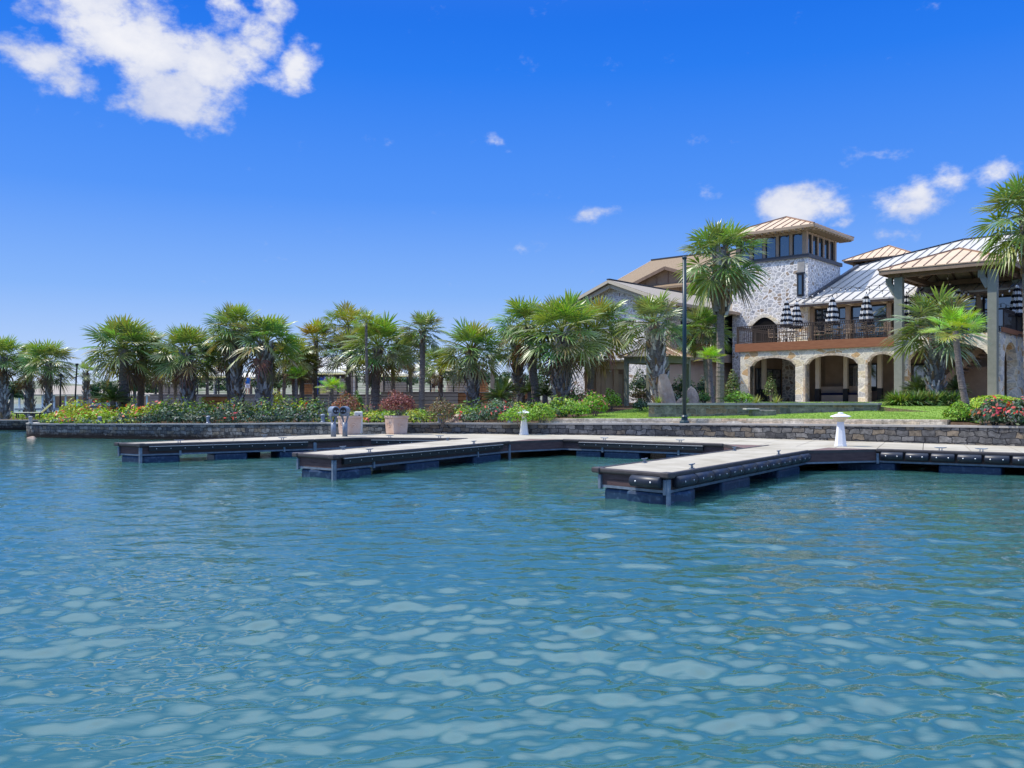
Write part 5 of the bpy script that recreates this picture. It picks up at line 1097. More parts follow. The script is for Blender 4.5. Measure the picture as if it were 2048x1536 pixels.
def agave(px, Y, z, s, lab, col):
    r = random.Random(px); mb = MB()
    for i in range(26):
        a = i * 2.4; e = R(75 - 55 * i / 26); d = Vector((math.cos(a) * math.cos(e), math.sin(a) * math.cos(e), math.sin(e))); w = Vector((-math.sin(a), math.cos(a), 0)) * .045 * s; c = tuple(q * r.uniform(.8, 1.2) for q in col)
        mb.add([w * -1, w, d * s * .6 + w * .9, d * s * .6 - w * .9, d * s], [(0, 1, 2, 3), (3, 2, 4)], c)
    o = link('agave', mb.mesh('agave', MT['leaf'], colors=True, uv=False)); o.location = (X_at(px, Y), Y, z); tag(o, lab, 'plant')
agave(1316, 38.6, 1.87, .42, 'spiky lime plant in the planter before the leaning palm', (.20, .30, .04)); agave(1372, 38.8, 1.87, .38, 'spiky pale plant between the two boulders', (.22, .30, .08)); agave(1512, 39.5, 1.87, .5, 'yellowish spiky plant before the first arch', (.3, .33, .1)); agave(1552, 39.8, 1.87, .5, 'yellowish spiky plant right of the black post base', (.28, .32, .1))

def bed(name, label, u0, u1, rows_, seed, flowers=None, nfl=0):
    """continuous low planting on top of the wall: (offset behind wall, height, cols, leaf size, leaves per metre)"""
    r = random.Random(seed); mb = MB()
    for (d0, d1, h, cols, sz, per) in rows_:
        Lx = abs(u1 - u0); k = int(Lx * 1.35)
        for i in range(k):
            x = u0 + (u1 - u0) * (i + r.random()) / k; d = r.uniform(d0, d1); y = float(Yw(x)) + d; g = gzf(x, y); hh = h * r.uniform(.7, 1.15); w = r.uniform(.45, .8)
            leafball(mb, (x, y, g + hh * .35), (w, w * .8, hh * .65), int(per * r.uniform(.7, 1.2)), sz, cols, r, flowers, int(nfl * 3.5 * r.random()) if r.random() < .28 else 0, shell=.55)
    o = link(name, mb.mesh(name, MT['shrub'], colors=True, uv=False)); tag(o, label, 'flower bed', kind='stuff')
DKF = [(.035, .07, .04), (.05, .095, .055), (.025, .05, .03), (.13, .17, .13)]
bed('rose_bed', 'dark green rose bed with small red blooms along the wall below the palms', -21.0, -9.2, [(.45, .9, .60, DKF, .085, 200), (1.2, 2.0, .95, DKF + DKB, .09, 200), (2.3, 4.0, 1.3, GRN + DKB, .095, 170), (2.8, 4.4, 1.15, LIME, .095, 70)], 1, RED + PINK, 3)
bed('lime_bed', 'bright lime ground cover with orange flowers at the rounded end of the wall', -26.4, -20.0, [(.35, .8, .42, DKB + LIME, .08, 200), (.9, 2.0, .72, LIME, .09, 230), (2.4, 4.5, 1.2, LIME + YEL, .095, 230), (1.5, 3.0, .95, LIME, .09, 110)], 2, [(.66, .13, .05), (.58, .07, .05), (.68, .22, .12)], 18)
bed('shrub_bed', 'mixed low green shrubs along the wall behind the terracotta pots', -9.0, -3.6, [(.5, .9, .5, DKF + YEL, .08, 170), (1.3, 2.6, .7, GRN + LIME, .085, 170), (3, 5.5, .6, GRN, .09, 120)], 3, RED, 2)
bed('shrub_bed', 'mixed rose and lime planting between the fat palms and the lawn', -3.2, 3.0, [(1.6, 2.8, .7, DKF + GRN, .08, 170), (3.2, 5.0, .9, LIME + GRN, .085, 190), (5.5, 8.5, .9, GRN + DKB, .09, 150)], 4, RED + PINK, 5)
bed('shrub_bed', 'dark leaved red flowering planting on the wall at the right edge', 15.3, 20.5, [(.5, 1.0, .50, DKF, .075, 240), (1.2, 2.2, .7, DKF + GRN, .075, 200)], 5, RED, 6)
def farbed():
    r = random.Random(9); mb = MB()
    for i in range(26):
        x = r.uniform(-40, -22.5); y = 60.4 + max(0, (-30 - x)) * .15 + r.uniform(0, 2.2); leafball(mb, (x, y, .85), (.6, .5, .42), 170, .08, LIME, r)
    tag(link('lime_bed', mb.mesh('lime_bed', MT['shrub'], colors=True, uv=False)), 'lime ground cover on the short wall at the far left edge', 'flower bed', kind='stuff')
farbed()
# leafy trees far behind the grove
def broadleaf(label, px, Y, top, wpx, seed, cols=GRN):
    x = X_at(px, Y); r = random.Random(seed); zt = Z_at(top, Y); w = wpx / F * Y / 2; g = 1.9 if px > 250 else .8
    t = thing('broadleaf_tree', label, 'tree', (x, Y, g), group='leafy trees behind the palm grove')
    mb = MB(); mb.tube([(0, 0, -.3), (.1, 0, (zt - g) * .5), (.2, .1, (zt - g) * .8)], [.22, .16, .07], 8); part('trunk', mb, MT['bark'], t)
    mb = MB()
    for i in range(14): a = r.uniform(0, 6.28); q = r.uniform(.2, .75); leafball(mb, (w * q * math.cos(a), w * q * math.sin(a), (zt - g) * r.uniform(.42, .82)), (w * .38, w * .38, (zt - g) * .18), 130, .16, cols, r, shell=.3)
    part('crown', mb, MT['shrub'], t, colors=True)
for a in (('round dark tree between the left edge palm and the boathouse', 22, 80, 755, 44, 1), ('grey green tree behind the pool umbrellas at left', 430, 96, 741, 90, 2), ('leafy tree right of the fat cross hatched trunk', 592, 92, 730, 66, 3), ('leafy tree behind the middle of the pool terrace', 690, 104, 735, 80, 4), ('pale leafy tree beyond the pool, left of the smooth trunk', 800, 110, 742, 90, 5), ('leafy tree behind the lone fat palm', 985, 96, 738, 80, 6), ('leafy tree beyond the lattice screen', 1110, 92, 720, 90, 7), ('small tree behind the leftmost pool loungers', 310, 110, 760, 80, 8), ('round tree left of the stone wing, behind the biggest palm', 1060, 110, 740, 80, 9), ('dark tree behind the slim light palm at left', 205, 100, 757, 60, 10), ('wide dark tree behind the broad palm and sago', 268, 96, 748, 70, 11), ('dark tree behind the fat blue booted palm', 372, 92, 744, 74, 12), ('dark tree behind the tallest left palm', 500, 90, 738, 70, 13), ('low dark tree between the paired slim trunks and the pool house', 556, 95, 742, 60, 14), ('leafy tree behind the right terracotta pot', 752, 100, 733, 70, 15), ('leafy tree right of the smooth tall trunk', 880, 104, 732, 70, 16), ('leafy tree far behind the domed screens', 935, 100, 728, 60, 17)): broadleaf(*a, cols=[(.05, .10, .03), (.08, .14, .045), (.04, .08, .03)])

# ---------------------------------------------------------------- things on the docks and the wall
def light_pedestal(label, px, row, h):
    p = G(px, row, DZ); t = thing('light_pedestal', label, 'dock light', (p.x, p.y, DZ), group='white pedestal lights on the dock')
    mb = MB(); mb.lathe([(.20, 0), (.20, .04), (.185, .045), (.105, h * .70), (.10, h * .72)], 8); part('body', mb, MT['white'], t)
    mb = MB(); mb.lathe([(.10, h * .72), (.14, h * .77), (.26, h * .855), (.27, h * .87)], 16); part('lens', mb, MT['lamp_shade'], t)
    mb = MB(); mb.lathe([(.31, h * .872), (.31, h * .885), (.12, h * .95), (.08, h * .955), (.08, h * .99), (.05, h)], 16); part('cap', mb, MT['white'], t)
light_pedestal('white tapered pedestal light in the middle of the dock, before the creeping hedge', 1048, 869.5, 1.03); light_pedestal('white tapered pedestal light on the dock beside the nearest pier', 1681, 892.5, 1.05)
def pot(label, px, row, sh_label, h=.78, w=.72):
    p = G(px, row, DZ); t = thing('planter_pot', label, 'plant pot', (p.x, p.y, DZ), R(38), group='terracotta pots on the dock')
    mb = MB(); prof = [(.86, 0), (.86, .05), (.90, .06), (1.0, .86), (1.06, .88), (1.08, .94), (1.05, 1.0)]
    for i in range(len(prof) - 1):
        a, b = prof[i], prof[i + 1]
        for (q0, q1) in (((-1, -1), (1, -1)), ((1, -1), (1, 1)), ((1, 1), (-1, 1)), ((-1, 1), (-1, -1))):
            mb.add([(q0[0] * a[0] * w / 2, q0[1] * a[0] * w / 2, a[1] * h), (q1[0] * a[0] * w / 2, q1[1] * a[0] * w / 2, a[1] * h), (q1[0] * b[0] * w / 2, q1[1] * b[0] * w / 2, b[1] * h), (q0[0] * b[0] * w / 2, q0[1] * b[0] * w / 2, b[1] * h)], [(0, 1, 2, 3)])
    part('body', mb, MT['terra'], t)
    mb = MB(); mb.bx(-.36 * w, .36 * w, -.36 * w, .36 * w, h * .9, h * .96); part('soil', mb, MT['soil'], t)
    for (x, y, a) in ((0, -.478 * w, 0), (-.478 * w, 0, R(90))):
        mb = MB(); c = Vector((x, y, h * .52)); e = Vector((math.cos(a), math.sin(a), 0)); pts = [c + (e * math.cos(q) + Vector((0, 0, 1)) * math.sin(q)) * .10 for q in np.linspace(0, 6.283, 15)]; mb.tube(pts, .016, 6); mb.tube([c - e * .02 + Vector((0, 0, -.03)), c + e * .02 + Vector((0, 0, .03))], .03, 6); part('medallion', mb, MT['terra'], t, smooth=True)
    return p
p = pot('pale pink terracotta pot with plum leaved shrub, right of the other pot', 793, 868, ''); p2 = pot('terracotta pot half hidden behind the viewing scopes', 699, 869, '')
shrub('potted_shrub', 'round plum red leaved shrub growing in the right terracotta pot', 'shrub', 798, p.y, 783, 74, PLUM, 2200, .05, z=DZ + .78, shell=.5)
shrub('potted_shrub', 'coppery red leaved shrub growing in the left terracotta pot', 'shrub', 694, p2.y, 786, 58, [(.28, .10, .06), (.2, .06, .05), (.3, .16, .07), (.14, .12, .04)], 1500, .05, z=DZ + .76, shell=.5)
def viewer(label, px, row, rz):
    p = G(px, row, DZ); t = thing('viewing_scope', label, 'viewing scope', (p.x, p.y, DZ), rz, group='coin viewing scopes on the dock')
    mb = MB(); mb.tube([(0, 0, 0), (0, 0, .55)], [.105, .10], 16); part('pedestal', mb, MT['viewer'], t, smooth=True)
    mb = MB()
    for s in (-1, 1): mb.beam((s * .05, 0, .55), (s * .14, 0, .86), .05, .07, (0, 1, 0))
    part('yoke', mb, MT['viewer'], t)
    mb = MB(); mb.tube([(0, -.24, 1.02), (0, -.20, 1.02), (0, .16, 1.02), (0, .20, 1.02)], [.165, .175, .175, .15], 20); mb.bx(-.15, .15, -.16, .12, .80, .96); hd = part('head', mb, MT['viewer'], t)
    mb = MB(); mb.tube([(0, -.255, 1.02), (0, -.245, 1.02)], .125, 16); part('face_plate', mb, MT['frame'], hd)
    mb = MB()
    for s in (-1, 1): mb.tube([(s * .055, -.30, 1.0), (s * .055, -.25, 1.0)], .035, 10)
    part('eyepieces', mb, MT['viewer'], hd)
    mb = MB(); mb.tube([(-.15, -.1, .88), (0, -.24, .86), (.15, -.1, .88)], .04, 8); part('bumper', mb, MT['viewer'], hd)
viewer('grey coin viewing scope turned sideways on the dock, left one of two', 667, 873.5, R(35)); viewer('grey coin viewing scope facing the lake, right one of two', 690, 872.8, R(-5))
q = G(717, 867.5, DZ); t = thing('vending_pedestal', 'white upright pedestal with dark oval slot behind the left pot', 'pedestal', (q.x, q.y, DZ)); mb = MB(); mb.bx(-.17, .17, -.1, .1, 0, .95); part('body', mb, MT['white'], t, bev=.04)
mb = MB(); mb.lathe([(.055, 0), (.055, .03)], 14); o = part('slot', mb, MT['dark'], t); o.rotation_euler = (R(90), 0, 0); o.location = (.05, -.085, .58); o.scale = (1, 4.5, 1)
for px, lab in ((62, 'short stone coloured wall light at the rounded wall end'), (201, 'short round topped wall light among the lime flowers'), (418, 'short grey wall light in front of the rose bed'), (646, 'short grey wall light left of the viewing scopes'), (873, 'short dark wall light before the bronze conical shrub'), (700 + 320, 'short dark wall light left of the white pedestal light')):
    x = float(np.interp(px, [62, 201, 418, 646, 873, 1020], [X_at(62, 48.2), X_at(201, 46.9), X_at(418, 44.9), X_at(646, 41.3), X_at(873, 36.4), X_at(1020, 35.6)])); y = float(Yw(x)) + .26; zt = float(np.interp(x, _wx, _wz))
    t = thing('wall_light', lab, 'garden light', (x, y, zt), group='short lights on the lake wall'); mb = MB(); mb.lathe([(.13, 0), (.12, .03), (.10, .05), (.10, .30)], 12); part('body', mb, MT['viewer'] if px > 100 else MT['coping'], t)
    mb = MB(); mb.lathe([(.115, .302), (.115, .34), (.09, .37), (.04, .39)], 12); part('cap', mb, MT['coping'] if px < 300 else MT['viewer'], t)
def lamp_pole():
    Y = 33.0; x = X_at(1385.5, Y); y = float(Yw(x)) + .25; zb = float(np.interp(x, _wx, _wz)); t = thing('lamp_pole', 'tall slim dark teal lamp pole standing on the lake wall', 'lamp pole', (x, y, zb)); h = Z_at(515, y) - zb
    mb = MB(); mb.tube([(0, 0, 0), (0, 0, h)], [.088, .075], 14); part('pole', mb, MT['pole'], t, smooth=True)
    mb = MB(); mb.lathe([(.20, 0), (.19, .06), (.13, .11), (.12, .22), (.15, .25), (.095, .32)], 16); part('base', mb, MT['pole'], t)
    mb = MB(); mb.lathe([(.095, h - .05), (.10, h), (.05, h + .05)], 14); part('cap', mb, MT['pole'], t)
lamp_pole()
def thin_post(px, pxt, Y, top, lab):
    x = X_at(px, Y); g = gzf(x, Y) - .1; t = thing('light_post', lab, 'post', (x, Y, g), group='thin black posts of the light string'); h = Z_at(top, Y) - g
    mb = MB(); mb.tube([(0, 0, 0), (X_at(pxt, Y) - x, 0, h)], [.05, .045], 8); part('pole', mb, MT['black'], t)
    mb = MB(); mb.box((X_at(pxt, Y) - x, 0, h), (.14, .14, .12)); part('cap', mb, MT['black'], t)
thin_post(119, 122, 53, 750, 'left thin black post by the bushy bright palm'); thin_post(148, 154, 53, 729, 'taller thin black post right of the bushy palm')

# ---------------------------------------------------------------- terrace furniture
FLW = FL
def parasol_proto():
    t = thing('closed_parasol', 'x', 'parasol', (0, 0, 0), 0, 'closed striped parasols on the balcony')
    mb = MB(); mb.tube([(0, 0, 0), (0, 0, 2.85)], .022, 8); mb.lathe([(.04, 2.85), (.03, 2.92), (.0, 2.95)], 8); part('pole', mb, MT['frame'], t)
    mb = MB(); mb.lathe([(.28, 0), (.28, .05), (.06, .10), (.05, .3)], 16); part('base', mb, MT['frame'], t)
    mb = MB(); n = 48; rows = 10; z0, z1 = 1.05, 2.82; prof = lambda u: .40 - .16 * u - .17 * u * u
    for k in range(rows + 1):
        u = k / rows
        for i in range(n):
            a = 6.2832 * i / n; fold = 1 + .20 * math.cos(8 * a) ; z = z0 + (z1 - z0) * u + (.05 * abs(math.sin(8 * a + 1.0)) if k < rows else 0)
            rr = prof(u) * fold * (1.06 if k % 2 == 0 else .97); mb.v.append((rr * math.cos(a), rr * math.sin(a), z))
    for k in range(rows):
        for i in range(n): mb.f.append((k * n + i, k * n + (i + 1) % n, (k + 1) * n + (i + 1) % n, (k + 1) * n + i)); mb.c.append((1, 1, 1)); mb.m.append((k + 1) % 2)
    mb.f.append(tuple(rows * n + i for i in range(n))); mb.c.append((1, 1, 1)); mb.m.append(1)
    part('canopy', mb, [MT['stripe_w'], MT['stripe_b']], t); return t
def at_terrace(o, px, n, rz=0): s = s_at(px, n); p = loc2w(s, n, FLW); o.location = p; o.rotation_euler = (0, 0, rz); return o
pro = parasol_proto()
for i, (px, n, lab) in enumerate(((1573, 2.1, 'closed black and white striped parasol in front of the tower, left of a pair'), (1593, 3.3, 'closed striped parasol just right of the leftmost one'), (1665, 2.2, 'closed striped parasol in front of the glass door'), (1733, 1.9, 'closed striped parasol in front of the wide window left of the pergola'), (1813, 3.2, 'closed striped parasol right beside the tall pergola post'), (1917, 3.0, 'closed striped parasol under the pergola, above the stout palm'), (2034, 3.6, 'closed striped parasol at the right edge of the photo'))):
    o = pro if i == 0 else copy_tree(pro); at_terrace(o, px, n, i); o['label'] = lab; o.scale = (.9, .9, .97)
def chair_proto():
    t = thing('patio_chair', 'x', 'chair', (0, 0, 0), 0, 'metal patio chairs on the balcony')
    mb = MB(); mb.bx(-.25, .25, -.24, .24, .43, .46); part('seat', mb, MT['siding'], t)
    for sx in (-1, 1):
        for sy in (-1, 1): mb = MB(); mb.tube([(sx * .25, sy * .24, 0), (sx * .23, sy * .22, .44)], .016, 6); part('leg', mb, MT['iron'], t)
    mb = MB()
    for sx in (-1, 1): mb.tube([(sx * .23, .22, .44), (sx * .23, .30, .95)], .018, 6); mb.tube([(sx * .25, -.22, .65), (sx * .25, .24, .66)], .018, 6); mb.tube([(sx * .25, -.22, .44), (sx * .25, -.22, .65)], .014, 6)
    for k in range(4):
        z = .60 + k * .11; mb.tube([(x, .24 + .06 * (z - .44) / .5, z + .03 * math.sin(x * 22)) for x in np.linspace(-.23, .23, 9)], .020, 5)
    part('backrest', mb, MT['siding'], t); return t
def table_proto():
    t = thing('patio_table', 'x', 'table', (0, 0, 0), 0, 'round patio tables on the balcony')
    mb = MB(); mb.lathe([(.60, .70), (.62, .715), (.60, .73)], 24); part('tabletop', mb, MT['frame'], t)
    for k in range(4):
        a = k * 1.5708 + .78; mb = MB(); mb.tube([(.42 * math.cos(a), .42 * math.sin(a), 0), (.2 * math.cos(a), .2 * math.sin(a), .35), (.38 * math.cos(a), .38 * math.sin(a), .70)], .02, 6); part('leg', mb, MT['iron'], t)
    return t
tp, cp = table_proto(), chair_proto(); first = [True, True]
TN = ['round table by the tower doorway, under the two striped parasols', 'round table before the glass door, under its striped parasol', 'round table before the wide window left of the pergola', 'round table under the left pergola post', 'round table under the middle of the pergola']
CN = ['left', 'right', 'front', 'back']; CW = ['beside the tower doorway table', 'at the table before the glass door', 'at the table before the wide window', 'at the table by the left pergola post', 'at the table under the pergola']
for i, (px, n) in enumerate(((1576, 1.6), (1668, 1.55), (1731, 1.5), (1813, 2.0), (1917, 2.2))):
    o = tp if first[0] else copy_tree(tp); first[0] = False; at_terrace(o, px, n); o['label'] = TN[i]; s = s_at(px, n)
    for k, (ds, dn) in enumerate(((-.95, .1), (.95, -.1), (.15, -.85), (-.1, .95))):
        c = cp if first[1] else copy_tree(cp); first[1] = False; c.location = loc2w(s + ds, n + dn, FLW); c.rotation_euler.z = BR + math.atan2(dn, ds) - math.pi / 2 + .2 * (i - 2)
        c['label'] = 'slatted metal chair on the %s side of the round one %s' % (CN[k], CW[i]); c['label'] = 'slatted metal chair %s, on its %s' % (CW[i], ('left side', 'right side', 'railing side', 'wall side')[k])
def string_lights(lab, pts, sag, nb):
    t = thing('string_lights', lab, 'string lights', pts[0]); o = Vector(pts[0]); wire = []; 
    for a, b in zip(pts[:-1], pts[1:]):
        a, b = Vector(a), Vector(b)
        for k in range(13): u = k / 12; wire.append(a.lerp(b, u) - Vector((0, 0, sag * 4 * u * (1 - u))) - o)
    mb = MB(); mb.tube(wire, .012, 5); part('wire', mb, MT['black'], t)
    for a, b in zip(pts[:-1], pts[1:]):
        a, b = Vector(a), Vector(b)
        for k in range(nb):
            u = (k + .5) / nb; p = a.lerp(b, u) - Vector((0, 0, sag * 4 * u * (1 - u))) - o; mb = MB(); mb.tube([p + Vector((0, 0, -.09)), p], .026, 6); mb.m = [0] * len(mb.f)
            k0 = len(mb.f); mb.lathe([(.012, -.21), (.045, -.17), (.045, -.13), (.026, -.09)], 8, p); mb.m[k0:] = [1] * (len(mb.f) - k0); part('bulb', mb, [MT['black'], MT['bulb']], t)
pw = lambda px, row, n: (lambda p: (p.x, p.y, Z_at(row, p.y)))(loc2w(s_at(px, n), n))
string_lights('bulb string sagging from the tower to the left pergola post', [pw(1575, 596, 4.6), pw(1655, 574, 2.5), pw(1790, 563, .1)], .18, 7)
string_lights('lower bulb string crossing in front of the grey hall roof', [pw(1600, 594, 4.4), pw(1700, 572, 3.0), pw(1858, 566, 4.8)], .35, 6)
string_lights('bulb string drooping below the pergola roof to the right edge', [pw(1893, 545, 2.6), pw(1930, 580, 1.0), pw(2040, 560, .5)], .55, 8)
string_lights('bulb string between slim palms in front of the pool terrace', [(X_at(330, 58), 58, Z_at(757, 58)), (X_at(470, 53), 53, Z_at(752, 53)), (X_at(600, 55), 55, Z_at(744, 55)), (X_at(735, 52), 52, Z_at(738, 52))], .3, 9)
string_lights('bulb string between the two thin black posts at left', [(X_at(122, 53), 53, Z_at(751, 53)), (X_at(154, 53), 53, Z_at(753, 53)), (X_at(245, 53), 53, Z_at(745, 53))], .08, 4)

# ---------------------------------------------------------------- pool terrace behind the palms
def terrace(name, label, x0, x1, Y, row_top, m, depth, boards=6, zb=1.0):
    zt = Z_at(row_top, Y); a, b = X_at(x0, Y), X_at(x1, Y); t = thing(name, label, 'terrace', (a, Y, 0)); L = b - a; mb = MB(); h = (zt - zb) / boards
    for i in range(boards):
        mb.bx(0, L, -.02 - .008 * (i % 2), .06, zb + i * h, zb + (i + 1) * h - .03)
    part('board_wall', mb, m, t); mb = MB(); mb.bx(-.01, L + .01, -.08, depth, zt, zt + .05); part('deck', mb, MT['greywood'], t)
    mb = MB(); mb.bx(0, L, .07, .12, zb, zt - .01); part('backing', mb, MT['dark'], t); return zt + .05
def fence(label, x0, x1, Y, zb, h=1.05, cable=5, sp=1.6):
    a, b = X_at(x0, Y), X_at(x1, Y); t = thing('pool_railing', label, 'railing', (a, Y, zb), group='black railings of the pool terrace'); L = b - a; k = max(1, round(L / sp))
    for i in range(k + 1): mb = MB(); mb.bx(L * i / k - .045, L * i / k + .045, -.04, .04, 0, h); part('post', mb, MT['black'], t)
    mb = MB(); mb.bx(-.05, L + .05, -.05, .05, h, h + .06)
    for i in range(cable): z = .12 + i * (h - .15) / cable; mb.bx(0, L, -.008, .008, z, z + .022)
    part('rails', mb, MT['black'], t)
za = terrace('pool_terrace', 'long grey board terrace of the pool behind the right half of the grove', 762, 916, 62, 785, MT['greywood'], 60)
terrace('pool_terrace', 'orange cedar part of the pool terrace left of the fat palm', 916, 1075, 62.2, 785.5, MT['wood'], 20)
zb_ = terrace('pool_terrace', 'low grey board steps of the pool terrace behind the left pot', 590, 762, 63, 790, MT['greywood'], 40)
zc = terrace('pool_terrace', 'curved low terrace with orange boards behind the white rock', 404, 470, 57, 793, MT['wood'], 12, 4)
zd = terrace('pool_terrace', 'raised pool deck behind the left palms, under the white umbrellas', 300, 590, 70, 789.5, MT['greywood'], 40)
fence('black cable railing right of the orange trunk, before the curved screens', 768, 1000, 63, za); fence('black railing beside the blue pool slide', 600, 752, 64, zb_, 1.3, 3, 1.3); fence('black cable railing under the white umbrellas at left', 395, 480, 71, zd, 1.15); fence('black railing behind the loungers', 312, 390, 71, zd, 1.5, 3, 1.2)
def curved_screen(label, px, w, Y, zb, row, m='greywood'):
    x = X_at(px, Y); r = w / F * Y / 2; h = Z_at(row, Y) - zb; t = thing('curved_screen', label, 'screen', (x, Y, zb), group='curved slatted screens by the pool'); k = 8; mb = MB()
    for i in range(k):
        z0 = h * i / k; rr = r * math.sqrt(max(.05, 1 - (i / k) ** 2.4 * .8)); pts = [(rr * math.cos(a), rr * .5 * math.sin(a)) for a in np.linspace(math.pi, 2 * math.pi, 13)]
        for a, b in zip(pts[:-1], pts[1:]): mb.beam((*a, z0 + h / k / 2), (*b, z0 + h / k / 2), .05, h / k * .86)
    part('slats', mb, MT[m], t); mb = MB(); mb.bx(-r * .8, r * .8, .05, .1, 0, h * .7); part('back_panel', mb, MT['siding'], t)
curved_screen('domed slatted wooden screen right of the two people', 914, 44, 66, za, 758); curved_screen('domed wooden screen tight beside the lone fat palm', 952, 50, 66.5, za, 757, 'wood'); curved_screen('small domed wooden screen left of the smooth trunk', 800, 34, 66, za, 764); curved_screen('domed wooden screen beside the dark trunked palm', 777, 40, 67, za, 762); curved_screen('domed screen at the left part of the pool deck', 345, 50, 73, zd, 768); curved_screen('domed wooden screen behind the blue slide', 668, 60, 66, zb_, 757)
def pool_umbrella(label, px, Y, apex, eave, wpx, zb):
    x = X_at(px, Y); ze, za_ = Z_at(eave, Y), Z_at(apex, Y); w = wpx / F * Y / 2; t = thing('pool_umbrella', label, 'umbrella', (x, Y, zb), group='open white umbrellas by the pool'); mb = MB(); mb.tube([(0, 0, 0), (0, 0, za_ - zb - .05)], .04, 8); part('pole', mb, MT['white'], t)
    mb = MB(); e, p = ze - zb, za_ - zb; c = [(-w, -w * .9, e), (w, -w * .9, e), (w, w * .9, e), (-w, w * .9, e)]
    for i in range(4): mb.add([c[i], c[(i + 1) % 4], (0, 0, p)], [(0, 1, 2)]); a, b = c[i], c[(i + 1) % 4]; mb.add([a, b, (b[0], b[1], e - .16), (a[0], a[1], e - .16)], [(0, 3, 2, 1)])
    part('canopy', mb, MT['canvas'], t)
for i, a in enumerate(((428, 74, 731, 750, 66, 'white umbrella above the left cable railing'), (498, 80, 744, 754, 60, 'small white umbrella behind the tallest left palm'), (658, 72, 729, 744, 58, 'white umbrella above the blue pool slide'), (708, 78, 720, 737, 60, 'white umbrella behind the thin grey trunk'), (785, 74, 735, 749, 60, 'white umbrella left of the smooth tall trunk'), (846, 76, 720, 737, 52, 'upper white umbrella behind the smooth tall trunk'), (862, 70, 736, 750, 76, 'wide white umbrella above the two people'), (915, 82, 722, 738, 60, 'white umbrella left of the lone fat palm'))): pool_umbrella(a[5], a[0], a[1], a[2], a[3], a[4], zd if a[0] < 600 else za if a[0] > 760 else zb_)
def lounger(label, px, Y, zb, rz):
    t = thing('sun_lounger', label, 'sun lounger', (X_at(px, Y), Y, zb), rz, 'sun loungers by the pool'); mb = MB(); mb.bx(-.33, .33, -.95, .45, .30, .36); part('seat', mb, MT['canvas'], t)
    mb = MB(); mb.beam((0, .45, .33), (0, 1.0, .88), .66, .05); part('backrest', mb, MT['canvas'], t); mb = MB()
    for x in (-.34, .34): mb.bx(x - .02, x + .02, -.95, .5, .26, .32)
    part('frame', mb, MT['frame'], t)
    for x in (-.3, .3):
        for y in (-.85, .4): mb = MB(); mb.bx(x - .025, x + .025, y - .025, y + .025, 0, .26); part('leg', mb, MT['frame'], t)
lounger('grey sling lounger, left one of the pair behind the broad palm', 322, 55, 1.25, R(-75)); lounger('grey sling lounger, right one of the pair behind the broad palm', 336, 55.6, 1.25, R(-75)); lounger('sling lounger beside the fat blue booted palm', 354, 56.2, 1.25, R(-75)); lounger('sling lounger on the point among the lime ground cover', 66, 54, .95, R(-70))
